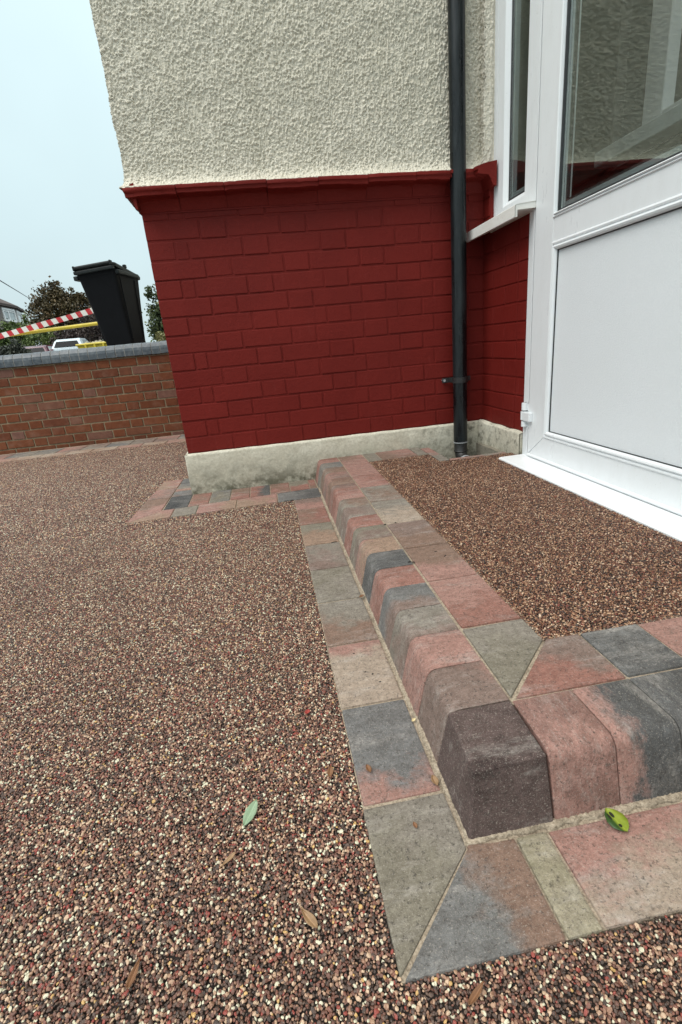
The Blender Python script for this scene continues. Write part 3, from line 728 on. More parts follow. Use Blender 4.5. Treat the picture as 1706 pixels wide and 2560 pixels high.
obj('hall', H(mesh_from(bm)), M_ROOM, house)
bm = bmesh.new(); bm_box(bm, (-.4, -.45, 5.2), (9, 8.4, 5.32)); obj('eaves', H(mesh_from(bm)), simple('white_soffit', (.7, .7, .7), .5), house)
bm = bmesh.new()
v = [bm.verts.new(p) for p in ((-.4, -.45, 5.321), (9, -.45, 5.321), (9, 8.4, 5.321), (-.4, 8.4, 5.321), (3.5, 4, 8), (6, 4, 8))]
for f in ((0, 1, 5, 4), (1, 2, 5), (2, 3, 4, 5), (3, 0, 4)): bm.faces.new([v[i] for i in f])
obj('roof', H(mesh_from(bm)), simple('roof_tile', (.12, .06, .045), .8, .3, 20), house)
# inner window seen through the door glass
iw = empty('inner_window', (2.35, 0, 1.18-ZG)); iw.parent = house
for nm, a, b2 in (('inner_sill', (-.09, -1.1, 0), (.03, .38, .066)), ('inner_frame', (.0, .04, .068), (.06, .165, 1.3)), ('inner_frame', (.0, -1.1, .068), (.06, .038, .12)), ('inner_wall', (.031, -1.1, -1.28), (.09, 1.19, -.002)), ('inner_wall', (.0, .38, .001), (.06, 1.19, 1.4))):
    obj(nm, box_mesh(a, b2, .004), M_UPVC if nm != 'inner_wall' else M_ROOM, iw)

# ---------------------------------------------------------------- window in the return wall
def frame_profile(name, pts3, mat, parent, bev=.003):
    bm = bmesh.new()
    for a, b2 in pts3: bm_box(bm, a, b2, bev, 2)
    return obj(name, H(mesh_from(bm)), mat, parent)
win = obj('window', H(box_mesh((1.500, -.0865, .8345), (1.56, -.021, 1.95), .003, 2)), M_UPVC, house)      # outer jamb
WX = 1.500
frame_profile('window_frame', [((WX, -.4115, .8345), (1.56, -.392, 1.95)), ((WX+.001, -.3918, .8345), (1.558, -.0867, .850))], M_UPVC, win)
# sash, mitred corners, stepping in towards the glass
def loop_frame(name, ya, yb, za, zb, w_, prof, mat, parent, xbase, only=None):
    """rectangular frame in the plane x = xbase, profile (inset, x offset) mitred at the corners"""
    bm = bmesh.new(); rings = []
    for ins, dx in prof:
        rings.append([bm.verts.new((xbase+dx, y, z)) for y, z in ((ya-ins, za+ins), (yb+ins, za+ins), (yb+ins, zb-ins), (ya-ins, zb-ins))])
    for A, B in zip(rings, rings[1:]):
        for i in range(4): bm.faces.new((A[i], A[(i+1) % 4], B[(i+1) % 4], B[i]))
    me = mesh_from(bm); H(me); o = obj(name, me, mat, parent); return o
loop_frame('sash', -.0875, -.391, .8505, 1.95, .08, [(0, .03), (0, .004), (.002, 0), (.060, 0), (.063, .002), (.075, .012), (.078, .016), (.078, .03)], M_UPVC, win, WX)
for v in win.children[-1].data.vertices:
    if v.co.y < -.30: v.co.y -= .014*min(1, (v.co.y+.391)/.078)
loop_frame('gasket', -.1655, -.327, .9285, 1.95, .0, [(0, .0165), (.004, .015), (.008, .018), (.008, .03)], M_RUBBER, win, WX)
loop_frame('spacer_bar', -.1735, -.319, .9365, 1.95, .0, [(0, .024), (.016, .024), (.016, .04)], M_SPACER, win, WX)
obj('pane', H(box_mesh((WX+.018, -.3270, .9290), (WX+.022, -.1660, 1.95))), M_GLASS, win)
# sill with drip nose
bm = bmesh.new()
prof = [(1.505, .855), (1.500, .862), (1.398, .852), (1.394, .849), (1.394, .812), (1.397, .811), (1.403, .811), (1.404, .815), (1.404, .834), (1.485, .838), (1.485, .834), (1.505, .834)]
bm_sweep(bm, prof, lambda t, p: (p[0], t, p[1]), [-.463, -.466+.0008, -.012][::1])
sl_ = obj('window_sill', H(mesh_from(bm)), M_SILL, house)
# ---------------------------------------------------------------- door
DX = 1.4745
dfm = frame_profile('door_frame', [((1.479, -.4590, -.100), (1.56, -.4125, .8335)), ((1.4755, -.4590, -.0995), (1.4788, -.4475, .0285)), ((1.4755, -.4590, .1290), (1.4788, -.4475, 1.99)), ((1.479, -.4590, .8338), (1.56, -.4125, 2.0)), ((1.4965, -.4125, .8338), (1.55, -.4095, 2.0)), ((1.479, -1.510, -.1), (1.56, -1.458, 2.0))], M_UPVC, house)
dfm['label'] = 'white door post beside the hinges'
door = obj('door', H(box_mesh((1.53, -1.445, -.07), (1.54, -.475, .70))), M_UPVC, house)
DZ0, DZ1, YA, YB = -.085, 1.95, -.4650, -1.453
obj('gap_seal', H(box_mesh((1.484, -.4662, -.09), (1.53, -.4592, 1.95))), M_RUBBER, dfm)
def rail(name, ya, yb, za, zb): return frame_profile(name, [((DX, min(ya, yb), za), (1.535, max(ya, yb), zb))], M_UPVC, door, .004)
# stiles and rails: mitred leaf frame with the bead moulding round each opening
OP1 = (-.588, -1.330, .008, .697); OP2 = (-.588, -1.330, .778, 1.80)
bm = bmesh.new()
def quadf(pts):
    vs = [bm.verts.new(p) for p in pts]; bm.faces.new(vs)
X0 = DX
# front faces of leaf, with mitre grooves as separate pieces
def piece(poly):
    bmp = bmesh.new(); vs = [bmp.verts.new((X0, y, z)) for y, z in poly]; vb = [bmp.verts.new((1.535, y, z)) for y, z in poly]
    n = len(poly); f0 = bmp.faces.new(vs); bmp.faces.new(vb[::-1])
    for i in range(n): bmp.faces.new((vs[i], vs[(i+1) % n], vb[(i+1) % n], vb[i]))
    bmesh.ops.bevel(bmp, geom=list(f0.edges), offset=.0022, segments=2, affect='EDGES', profile=.5)
    return mesh_from(bmp)
g = .0005
obj('stile', H(piece([(YA, DZ0+.002), (YA, DZ1), (OP1[0]+g, OP2[3]), (OP1[0]+g, OP1[2]+g)])), M_UPVC, door)
obj('stile', H(piece([(YB, DZ0+.002), (OP1[1]-g, OP1[2]+g), (OP1[1]-g, OP2[3]), (YB, DZ1)])), M_UPVC, door)
obj('bottom_rail', H(piece([(YA-.002, DZ0), (OP1[0]-g, OP1[2]), (OP1[1]+g, OP1[2]), (YB+.002, DZ0)])), M_UPVC, door)
obj('middle_rail', H(piece([(OP1[0]-g*.5, OP1[3]), (OP1[0]-g*.5, OP2[2]), (OP1[1]+g*.5, OP2[2]), (OP1[1]+g*.5, OP1[3])])), M_UPVC, door)
obj('top_rail', H(piece([(OP1[0]-g, OP2[3]), (YA-.002, DZ1), (YB+.002, DZ1), (OP1[1]+g, OP2[3])])), M_UPVC, door)
bead = [(-.004, .0012), (-.002, -.0025), (.002, -.0045), (.006, -.0035), (.008, -.0005), (.0095, -.0005), (.0115, -.0045), (.016, -.0075), (.021, -.0055), (.0245, .0005), (.0255, .007), (.0255, .022)]
loop_frame('bead', OP1[0]+.001, OP1[1]-.001, OP1[2]-.001, OP1[3]+.001, .02, bead, M_UPVC, door, DX)
loop_frame('bead', OP2[0]+.001, OP2[1]-.001, OP2[2]-.001, OP2[3]+.001, .02, [(a*.55, b2) for a, b2 in bead], M_UPVC, door, DX)
loop_frame('gasket', OP1[0]-.0238, OP1[1]+.0238, OP1[2]+.0238, OP1[3]-.0238, 0, [(0, .0045), (.0028, .0042), (.0034, .012)], M_RUBBER, door, DX)
loop_frame('gasket', OP2[0]-.0125, OP2[1]+.0125, OP2[2]+.0125, OP2[3]-.0125, 0, [(0, .0040), (.0060, .0045), (.0075, .012)], M_RUBBER, door, DX)
loop_frame('gasket', OP2[0]-.037, OP2[1]+.037, OP2[2]+.037, OP2[3]-.037, 0, [(0, .0175), (.006, .0175), (.006, .028)], M_RUBBER, door, DX)
loop_frame('spacer_bar', OP2[0]-.019, OP2[1]+.019, OP2[2]+.019, OP2[3]-.019, 0, [(0, .018), (.0178, .018), (.0178, .03)], M_SPACER, door, DX)
obj('panel', H(box_mesh((DX+.0085, OP1[1]+.01, OP1[2]+.01), (DX+.03, OP1[0]-.01, OP1[3]-.01))), M_PANEL, door)
obj('pane', H(box_mesh((DX+.0095, OP2[1]+.008, OP2[2]+.008), (DX+.0135, OP2[0]-.008, OP2[3]-.008))), M_GLASSD, door)
# weather strip under the leaf
bm = bmesh.new(); bm_tube(bm, [(DX+.002, YA-.003, DZ0-.001), (DX+.002, YB, DZ0-.001)], .007, 10); obj('weather_strip', H(mesh_from(bm, smooth=True)), M_UPVC, door)
# hinge: two knuckles and the flag plate
def knuckle(name, za, zb, r, yc=-.437, mat=None):
    bm = bmesh.new(); bm_tube(bm, [(1.4725, yc, za), (1.4725, yc, zb)], r, 14); bm_box(bm, (1.4725, yc-r, za), (1.485, yc+r, zb), .001); return obj(name, H(mesh_from(bm, smooth=False)), mat or M_UPVC, dfm)
knuckle('hinge_knuckle', .098, .128, .0135); knuckle('hinge_knuckle', .030, .053, .0135); knuckle('hinge_pin', .054, .0565, .0115, mat=M_RUBBER); knuckle('hinge_pin', .0945, .097, .0115, mat=M_RUBBER)
bm = bmesh.new(); bm_tube(bm, [(1.470, -.437, .058), (1.470, -.437, .0935)], .0145, 14); bm_box(bm, (1.4575, -.497, .056), (1.4742, -.438, .0925), .003, 2)
obj('hinge', H(mesh_from(bm)), M_UPVC, door)
# threshold
bm = bmesh.new()
bm_sweep(bm, [(1.53, -.094), (1.50, -.0945), (1.378, -.0960), (1.370, -.0975), (1.367, -.101), (1.367, -.13), (1.53, -.13)], lambda t, p: (p[0], t, p[1]), [-1.53, -.421])
obj('threshold', H(mesh_from(bm)), M_THRESH, house)
# ---------------------------------------------------------------- downpipe
PX, PY, PR = 1.3380, -.062, .0335
bm = bmesh.new(); bm_tube(bm, [(PX, PY, -.085), (PX, PY, 1.0), (PX, PY, 5.1)], PR, 28); dp = obj('downpipe', H(mesh_from(bm, smooth=True)), M_PIPE, house)
for p in dp.data.polygons:
    if len(p.vertices) > 4: p.use_smooth = False
bm = bmesh.new(); bm_tube(bm, [(PX, PY, -.090), (PX, PY, -.0855), (PX, PY, -.085)], [PR+.0015, PR+.0018, PR], 24); obj('joint_ring', H(mesh_from(bm, smooth=True)), M_SEAL, dp)
bm = bmesh.new(); bm_tube(bm, [(PX, PY, -.0905), (PX, PY, -.128), (PX, PY, -.132), (PX, PY, -.14)], [PR-.002, PR-.002, PR+.001, PR-.004], 24); obj('collar', H(mesh_from(bm, smooth=True)), M_IRON, dp)
# shoe: a bend kicking out to the front, open end
bm = bmesh.new(); bm_tube(bm, [(PX, PY, -.138), (PX, PY-.006, -.152), (PX+.002, PY-.025, -.168), (PX+.003, PY-.050, -.178)], [PR-.004, PR-.004, PR-.004, PR-.003], 24, False)
bm_tube(bm, [(PX+.003, PY-.050, -.178), (PX+.002, PY-.026, -.168)], [PR-.007, PR-.008], 24, False); obj('shoe', H(mesh_from(bm, smooth=True)), M_IRON, dp)
bm = bmesh.new(); bm_tube(bm, [(PX+.003, PY-.044, -.1765), (PX+.003, PY-.053, -.1795)], [PR, PR], 24, False); obj('shoe_rim', H(mesh_from(bm, smooth=True)), M_SEAL, dp)
# bracket with ears
bm = bmesh.new(); bm_tube(bm, [(PX, PY, .2025), (PX, PY, .2285)], PR+.004, 28); bm_box(bm, (PX-.075, -.0235, .204), (PX+.005, -.0185, .227), .0015); bm_box(bm, (PX-.04, -.05, .2045), (PX-.034, -.019, .2265), .001)
bm_box(bm, (PX+.034, -.05, .2045), (PX+.040, -.019, .2265), .001); bm_box(bm, (PX+.03, -.0235, .204), (PX+.07, -.0185, .227), .0015)
br = obj('bracket', H(mesh_from(bm)), M_IRON, dp)
for dx in (-.064, .06):
    bm = bmesh.new(); bm_tube(bm, [(PX+dx, -.026, .2155), (PX+dx, 0, .2155)], [.006, .006], 10); obj('screw', H(mesh_from(bm)), M_SEAL if dx < 0 else M_IRON, dp)

# ================================================================== GARDEN WALL
GX0, GX1, GY = -4.2, -.03, 2.30
gw = tag(empty('garden_wall', (GX0, GY, -.22)), 'low orange red brick garden wall topped with blue rounded coping', 'garden wall')
obj('mortar', box_mesh((0, .006, -.1), (GX1-GX0, .21, .715)), M_GMORT, gw)
for r in range(10):
    z = .485 - .075*(r+.5) + .22
    off = -.07 if r % 2 == 0 else -.07-.16875
    x = GX0 + off; i = 0
    while x < GX1:
        w_ = .225 if i % 2 == 0 else .1125
        a, b2 = max(x, GX0), min(x+w_, GX1)
        if b2-a > .03 and b2 > -3.0:
            o = obj('brick', brick_mesh(b2-a-.011, .0635, .10, .003), M_GBRICK if r < 9 else M_GREYB, gw, ((a+b2)/2-GX0, .05+random.uniform(-.0022, .0022), z+random.uniform(-.0018, .0018)))
            o.rotation_euler = (random.uniform(-.01, .01), random.uniform(-.012, .012), random.uniform(-.008, .008))
        x += w_; i += 1
# half-round coping bricks on edge
prof = [(.225, 0), (-.012, 0), (-.020, .004), (-.021, .045), (-.017, .066), (-.006, .085), (.012, .097), (.035, .103), (.19, .103), (.215, .093), (.230, .07), (.234, .04), (.234, .004)]
bm = bmesh.new(); bm_sweep(bm, prof, lambda t, p: (t, p[0]+(.002 if abs(t) > .034 else 0)*(1 if p[0] < .1 else -1), p[1]-(.002 if abs(t) > .034 and p[1] > .02 else 0)), [-.0352, -.033, .033, .0352]); COPE = mesh_from(bm, 'coping_brick', False)
bm = bmesh.new(); bm_sweep(bm, [(a*.985+.002, b2*.975) for a, b2 in prof], lambda t, p: (t, p[0], p[1]), [0, GX1-GX0]); obj('coping_mortar', mesh_from(bm), M_CMORT, gw, (0, 0, .712))
x = GX0+.0375
while x < GX1:
    if x > -3.0:
        o = obj('coping_brick', COPE, M_COPING, gw, (x-GX0, random.uniform(-.002, .002), .7115+random.uniform(-.0015, .0015))); o.rotation_euler = (0, random.uniform(-.012, .012), random.uniform(-.012, .012))
    x += .075

# ================================================================== WHEELIE BIN
M_BIN = simple('black_bin_plastic', (.0030, .0034, .0048), .6, .25, 12, .25, 260, .12)
M_BINL = simple('charcoal_lid_plastic', (.009, .012, .013), .5, .25, 12, .2, 200, .25)
bn = tag(empty('wheelie_bin', (-1.52, 5.62, .655), math.radians(-13)), 'black wheelie bin with closed lid standing behind the garden wall', 'wheelie bin')
bm = bmesh.new()
secs = [(.05, .205, .215), (.25, .218, .245), (.60, .244, .295), (.93, .272, .345), (.955, .285, .352), (.99, .287, .354)]
def rr(hx, hy, n=5, r=.045):
    out = []
    for cx, cy, a0 in ((hx-r, hy-r, 0), (-hx+r, hy-r, 90), (-hx+r, -hy+r, 180), (hx-r, -hy+r, 270)):
        for k in range(n): a = math.radians(a0+90*k/(n-1)); out.append((cx+r*math.cos(a), cy+r*math.sin(a)))
    return out
rings = []
for z, hx, hy in secs: rings.append([bm.verts.new((x, y+.02*(z), z)) for x, y in rr(hx, hy)])
for A, B in zip(rings, rings[1:]):
    for i in range(len(A)): bm.faces.new((A[i], A[(i+1) % len(A)], B[(i+1) % len(A)], B[i]))
bm.faces.new(rings[0][::-1]); bm.faces.new(rings[-1])
body = obj('body', mesh_from(bm, smooth=False), M_BIN, bn)
bm = bmesh.new()
for s_ in (-1, 1):                                                   # raised ribs follow the taper of the flanks
    for ya_, yb_ in ((-.20, -.17), (.14, .17)):
        bm_sweep(bm, [(0, ya_), (.012, ya_+.006), (.012, yb_-.006), (0, yb_)], lambda t, p: (s_*((.2050+(t-.05)*.0760)+p[0]-.002), p[1]*(1+.25*t), t), [.12, .5, .90])
obj('rib', mesh_from(bm), M_BIN, bn)
bm = bmesh.new(); lid_rings = []
for z, hx, hy, dy in ((.975, .296, .362, 0), (1.005, .300, .366, 0), (1.025, .292, .358, 0), (1.055, .235, .290, -.01), (1.066, .15, .19, -.02)):
    lid_rings.append([bm.verts.new((x, y+.02+dy, z + (-.05*(y+.02)/.36 if True else 0) - .0)) for x, y in rr(hx, hy)])
for A, B in zip(lid_rings, lid_rings[1:]):
    for i in range(len(A)): bm.faces.new((A[i], A[(i+1) % len(A)], B[(i+1) % len(A)], B[i]))
bm.faces.new(lid_rings[-1]); bm.faces.new(lid_rings[0][::-1])
lid = obj('lid', mesh_from(bm), M_BINL, bn)
bm = bmesh.new(); bm_tube(bm, [(-.255, -.372, 1.065), (.255, -.372, 1.065)], .022, 14); obj('handle_bar', mesh_from(bm, smooth=True), M_BINL, bn)
bm = bmesh.new()
for s_ in (-1, 1): bm_box(bm, (s_*.262-.012, -.40, 1.03), (s_*.262+.012, -.335, 1.092), .008)
bm_box(bm, (-.05, -.378, 1.02), (-.042, -.34, 1.088), .002); bm_box(bm, (.26, -.05, 1.03), (.30, .0, 1.075), .004); obj('hinge_lug', mesh_from(bm), M_BINL, bn)
bm = bmesh.new(); bm_box(bm, (-.285, -.385, .985), (.285, -.33, 1.028), .012, 2); obj('rim', mesh_from(bm), M_BINL, bn)
bm = bmesh.new(); bm_box(bm, (-.335, -.33, .925), (-.27, -.20, .985), .015, 2); bm_box(bm, (.27, -.33, .925), (.325, .25, .98), .015, 2); obj('comb_lift_rim', mesh_from(bm), M_BINL, bn)
for s_ in (-1, 1):
    bm = bmesh.new(); bm_tube(bm, [(s_*.12, .20, .07), (s_*.17, .20, .07)], .07, 20); obj('wheel', mesh_from(bm), M_RUBBER, bn)

bn.rotation_euler = (0, math.radians(-3.2), math.radians(-13))
# ================================================================== YELLOW BARRIER RAIL AND TAPE
M_YEL = simple('yellow_plastic', (.56, .44, .035), .4, .12, 5)
def mk_tape():
    b = NB('red_white_tape'); at = b.n('ShaderNodeUVMap'); sp = b.n('ShaderNodeSeparateXYZ'); b.l(at.outputs[0], sp.inputs[0])
    s_ = b.ma('SUBTRACT', sp.outputs['X'], b.ma('MULTIPLY', sp.outputs['Y'], -.035))
    f = b.ma('FRACT', b.ma('MULTIPLY', s_, 1/.178), 0); k = b.ma('GREATER_THAN', f, .5)
    c = b.mix(k, (.78, .77, .72), (.50, .022, .030)); w = b.geo()
    c = b.mix(b.rng(b.noise(w, 30, 4), .5, .8, 0, .3), c, (.5, .45, .42))
    b.pbsdf(c, .35, b.bump(b.noise(w, 25, 3), .4, .01)); return b.M
M_TAPE = mk_tape()
T0, T1 = Vector((-5.6, 7.66, .867)), Vector((-2.05, 7.50, 1.455))
br_ = tag(empty('barrier_rail', (-2.1, 7.56, .66)), 'yellow barrier rail on two posts passing behind the wheelie bin', 'barrier')
R0, R1 = Vector((-5.6, 7.72, 1.045)), Vector((-2.05, 7.56, 1.185))
bm = bmesh.new(); bm_tube(bm, [R0-br_.location, R1-br_.location], .030, 12); obj('rail', mesh_from(bm, smooth=True), M_YEL, br_)
for p in (R0, R1):
    bm = bmesh.new(); q = p-br_.location; bm_tube(bm, [(q.x, q.y, 0), (q.x, q.y, 1.0 if p is R1 else .5)], .032, 12); bm_box(bm, (q.x-.2, q.y-.2, 0), (q.x+.2, q.y+.2, .06), .02); obj('post', mesh_from(bm), M_YEL, br_)
me = bpy.data.meshes.new('tape'); n = 60; vs = []; fs = []; uv = []
for i in range(n+1):
    t = i/n; p = T0.lerp(T1, t); tw = .12*math.sin(t*5+1); p = p + Vector((0, .01*math.sin(t*9), -.018*math.sin(math.pi*t)))
    hgt = .046*(1+.05*math.sin(t*23)); d = Vector((0, math.sin(tw), math.cos(tw)))*hgt
    vs += [p-d, p+d]; uv += [(t*3.6, 0), (t*3.6, 1)]
for i in range(n): fs.append((2*i, 2*i+2, 2*i+3, 2*i+1))
me.from_pydata([tuple(v) for v in vs], [], fs); ul = me.uv_layers.new(name='UVMap')
for li, lp in enumerate(me.loops): ul.data[li].uv = uv[lp.vertex_index]
tp = obj('barrier_tape', me, M_TAPE); sm = tp.modifiers.new('solid', 'SOLIDIFY'); sm.thickness = .0006
tag(tp, 'red and white striped barrier tape stretched above the yellow rail', 'barrier tape')

# ================================================================== FAR HOUSE
fh = tag(empty('far_house', (-23, 50, .6)), 'grey rendered house with white bay windows and brown roof far behind the wall', 'house')
M_RENDER = simple('grey_brown_render', (.20, .18, .165), .9, .15, 3); M_TILE = simple('brown_roof_tile', (.075, .058, .052), .85, .25, 6); M_WHITE = simple('white_paint', (.85, .86, .86), .4)
M_NET = simple('net_curtain_glass', (.42, .48, .49), .15)
fp = [(-21.20, 44.0), (-21.12, 47.0), (-21.20, 49.6), (-21.95, 52.5), (-22.2, 53.2), (-30, 54), (-30, 44)]
bm = bmesh.new(); bm_prism(bm, [(x+23, y-50) for x, y in fp], 0, 5.75); obj('wall', mesh_from(bm), M_RENDER, fh)
bm = bmesh.new()
ev = [(-20.95, 43.7), (-20.85, 47.0), (-20.95, 49.8), (-21.75, 52.8), (-22.0, 53.6), (-30.2, 54.4), (-30.2, 43.7)]
a = [bm.verts.new((x+23, y-50, 5.75)) for x, y in ev]; a2 = [bm.verts.new((x+23, y-50, 5.55)) for x, y in ev]
r0 = bm.verts.new((-25.5+23, -6.2, 8.6)); r1 = bm.verts.new((-25.5+23, .8, 8.2))
for i in range(len(a)):
    j = (i+1) % len(a); bm.faces.new((a2[i], a2[j], a[j], a[i]))
bm.faces.new(a2[::-1]); bm.faces.new((a[0], a[1], r0)); bm.faces.new((a[1], a[2], r1, r0)); bm.faces.new((a[2], a[3], r1)); bm.faces.new((a[3], a[4], r1)); bm.faces.new((a[4], a[5], r1)); bm.faces.new((a[5], a[6], r0, r1)); bm.faces.new((a[6], a[0], r0))
obj('roof', mesh_from(bm), M_TILE, fh)
def far_window(p0, p1, z0, z1, mull):
    p0 = Vector((*p0, 0)); p1 = Vector((*p1, 0)); d = (p1-p0); L_ = d.length; d.normalize()
    ang = math.atan2(d.y, d.x); base = p0 - Vector((23*-1, 50, 0))
    bm = bmesh.new(); t_ = .15
    bm_box(bm, (0, -.10, z0), (L_, .05, z0+t_)); bm_box(bm, (0, -.10, z1-t_), (L_, .05, z1))
    for mx_ in [0]+[L_*k-.05 for k in mull]+[L_-t_]: bm_box(bm, (mx_, -.098, z0+t_+.001), (mx_+t_, .05, z1-t_-.001))
    bm_box(bm, (t_+.001, -.09, z0+(z1-z0)*.74), (L_-t_-.001, .04, z0+(z1-z0)*.74+.07))
    w_ = obj('window', mesh_from(bm), M_WHITE, fh, (base.x, base.y, 0), (0, 0, ang)); obj('pane', box_mesh((.02, -.03, z0+.02), (L_-.02, .03, z1-.02)), M_NET, w_)
for z0, z1 in ((4.32, 5.42), (1.35, 2.95)):
    far_window((-21.13, 46.9), (-21.19, 49.3), z0, z1, (.42,)); far_window((-21.25, 49.85), (-21.9, 52.2), z0, z1, (.5,) if z0 < 2 else ())
# overhead cable
bm = bmesh.new(); bm_tube(bm, [(-9.3, 18.6, 4.305), (-12.30, 27.455, 5.073), (-16.1, 38.6, 6.05), (-20.118, 50.431, 7.064), (-21.0, 52.9, 7.30)], .026, 8)
tag(obj('overhead_cable', mesh_from(bm, smooth=True), M_RUBBER), 'thin dark overhead cable sloping above the far roof', 'cable')
# white railings at the foot of the far house
fence = tag(empty('white_fence', (-15.9, 36, .6)), 'white upright railings low on the left behind the dark shrub', 'fence')
for z in (.35, .95): obj('fence_rail', box_mesh((-.6, -.03, z), (2.6, .03, z+.09)), M_WHITE, fence)
pk = box_mesh((-.05, -.05, 0), (.05, .05, 1.25), .01)
for i in range(14): obj('picket', pk, M_WHITE, fence, (-.5+i*.23, -.081, 0))

# ================================================================== VEGETATION
def leaf_mat(name, cols):
    b = NB(name); at = b.n('ShaderNodeAttribute', attribute_name='tint'); c = b.ramp(at.outputs['Fac'], cols)
    p = b.pbsdf(c, .55, None, .4); return b.M
BARK = simple('bark', (.07, .052, .04), .9, .3, 14, .6, 40)
def crown_mesh(lobes, n, leaf, seed, elong=1.6):
    """leaf-sized faces spread through an uneven volume made of clumps; every leaf has its own tint"""
    r = np.random.default_rng(seed); lob = np.array([l[:3] for l in lobes], float); rad = np.array([l[3] for l in lobes], float)
    w = rad**2.3; w /= w.sum(); nc = max(30, n//22)
    li = r.choice(len(lob), nc, p=w); d = r.standard_normal((nc, 3)); d /= np.linalg.norm(d, axis=1)[:, None]
    C = lob[li] + d*(rad[li]*(.35+.7*r.random(nc)**.6))[:, None]*np.array([1, 1, .85]); crad = rad[li]*r.uniform(.10, .26, nc)
    ci = r.integers(0, nc, n); P = C[ci] + r.standard_normal((n, 3))*crad[ci][:, None]
    a = r.standard_normal((n, 3)); a /= np.linalg.norm(a, axis=1)[:, None]; b_ = np.cross(a, r.standard_normal((n, 3))); b_ /= np.linalg.norm(b_, axis=1)[:, None]
    s = leaf*r.uniform(.6, 1.35, n)[:, None]; a *= s*elong*.5; b_ *= s*.5
    V = np.stack([P-a, P+b_*.9-a*.1, P+a, P-b_*.9-a*.1], 1).reshape(-1, 3); nv = len(V)
    me = bpy.data.meshes.new('crown'); me.vertices.add(nv); me.vertices.foreach_set('co', V.reshape(-1).astype(np.float32))
    me.loops.add(nv); me.loops.foreach_set('vertex_index', np.arange(nv, dtype=np.int32)); me.polygons.add(n); me.polygons.foreach_set('loop_start', np.arange(0, nv, 4, dtype=np.int32))
    me.update(calc_edges=True); tint = np.clip(r.normal(.5, .16, nc)[ci] + r.normal(0, .14, n), 0, 1)
    at = me.attributes.new('tint', 'FLOAT', 'POINT'); at.data.foreach_set('value', np.repeat(tint, 4).astype(np.float32)); return me
def plant(name, base, lobes, n, leaf, mat, label, cat, seed, trunk_r=.05, group=None, elong=1.6):
    t = tag(empty(name, base), label, cat, group); r = random.Random(seed)
    bm = bmesh.new(); top = max(l[2] for l in lobes)
    bm_tube(bm, [(0, 0, -.02), (.02, 0, top*.25), (.0, .03, top*.55)], [trunk_r, trunk_r*.8, trunk_r*.55], 9)
    for l in lobes:
        bm_tube(bm, [(0, .01, top*.30*r.uniform(.5, 1.2)), (l[0]*.5, l[1]*.5, l[2]*.7), (l[0], l[1], l[2]), (l[0]*1.15, l[1]*1.15, l[2]+l[3]*.7)], [trunk_r*.5, trunk_r*.35, trunk_r*.2, trunk_r*.06], 6)
    obj('trunk', mesh_from(bm), BARK, t); obj('crown', crown_mesh(lobes, n, leaf, seed, elong), mat, t); return t
L_BROWN = leaf_mat('copper_foliage', [(0, (.028, .024, .011)), (.4, (.062, .046, .017)), (.7, (.088, .064, .022)), (.9, (.125, .072, .032)), (1, (.15, .10, .045))])
L_GREEN = leaf_mat('green_foliage', [(0, (.030, .048, .013)), (.4, (.070, .108, .026)), (.75, (.115, .16, .04)), (1, (.18, .22, .07))])
L_DARK = leaf_mat('dark_foliage', [(0, (.014, .018, .014)), (.5, (.030, .038, .028)), (1, (.07, .08, .055))])
L_MIX = leaf_mat('mixed_foliage', [(0, (.020, .030, .014)), (.5, (.045, .070, .025)), (.85, (.10, .13, .05)), (1, (.30, .30, .18))])
L_PURP = leaf_mat('purple_foliage', [(0, (.016, .012, .012)), (.5, (.036, .024, .022)), (1, (.08, .055, .045))])
ct = plant('copper_tree', (-12.6, 36.1, .60), [(0, 0, 2.5, .85), (-.75, 0, 2.3, .7), (.75, 0, 2.35, .75), (-.35, .1, 3.1, .55), (.35, 0, 2.95, .5), (-1.0, .2, 2.9, .35), (1.0, 0, 2.8, .35), (-.1, 0, 3.45, .28), (.0, -.2, 1.5, .8), (-.8, 0, 1.5, .6), (.9, 0, 1.5, .6), (1.35, .1, 2.0, .5)], 15000, .075, L_BROWN, 'round copper brown tree left of the wheelie bin', 'tree', 5, .12)
ct.scale = (1.5, 1.5, 1.5)
plant('purple_shrub', (-10.4, 32.6, .55), [(0, 0, 1.6, 1.0), (1.2, 0, 1.5, 1.0), (-1.2, 0, 1.5, .9), (.4, 0, 2.5, .8), (1.5, .1, 2.3, .7)], 5200, .10, L_PURP, 'dark purple bush below the yellow rail left of the bin', 'shrub', 9)
plant('hedge', (-15.6, 34.7, .85), [(-1.5, 0, 2.35, .6), (-.6, 0, 2.5, .62), (.3, 0, 2.4, .6), (1.0, 0, 2.25, .5), (-.9, 0, 1.5, .7), (.2, 0, 1.5, .7), (-1.9, 0, 1.5, .7)], 5200, .12, L_GREEN, 'light green clipped hedge in front of the far house', 'hedge', 13)
plant('green_shrub', (-13.4, 33.6, .45), [(-.5, 0, 1.7, .75), (.7, 0, 1.8, .8), (1.5, 0, 1.6, .7), (0, 0, 2.3, .55), (-1.2, 0, 1.7, .6)], 3600, .10, L_GREEN, 'green leafy shrub above the white car', 'shrub', 17)
plant('dark_shrub', (-5.55, 11.4, .6), [(-.12, 0, .42, .2), (.06, 0, .55, .16), (.2, 0, .34, .16), (-.3, 0, .32, .18), (0, 0, .25, .25)], 1900, .035, L_DARK, 'dark grey green shrub just above the wall at far left', 'shrub', 19, .02, None, 2.6)
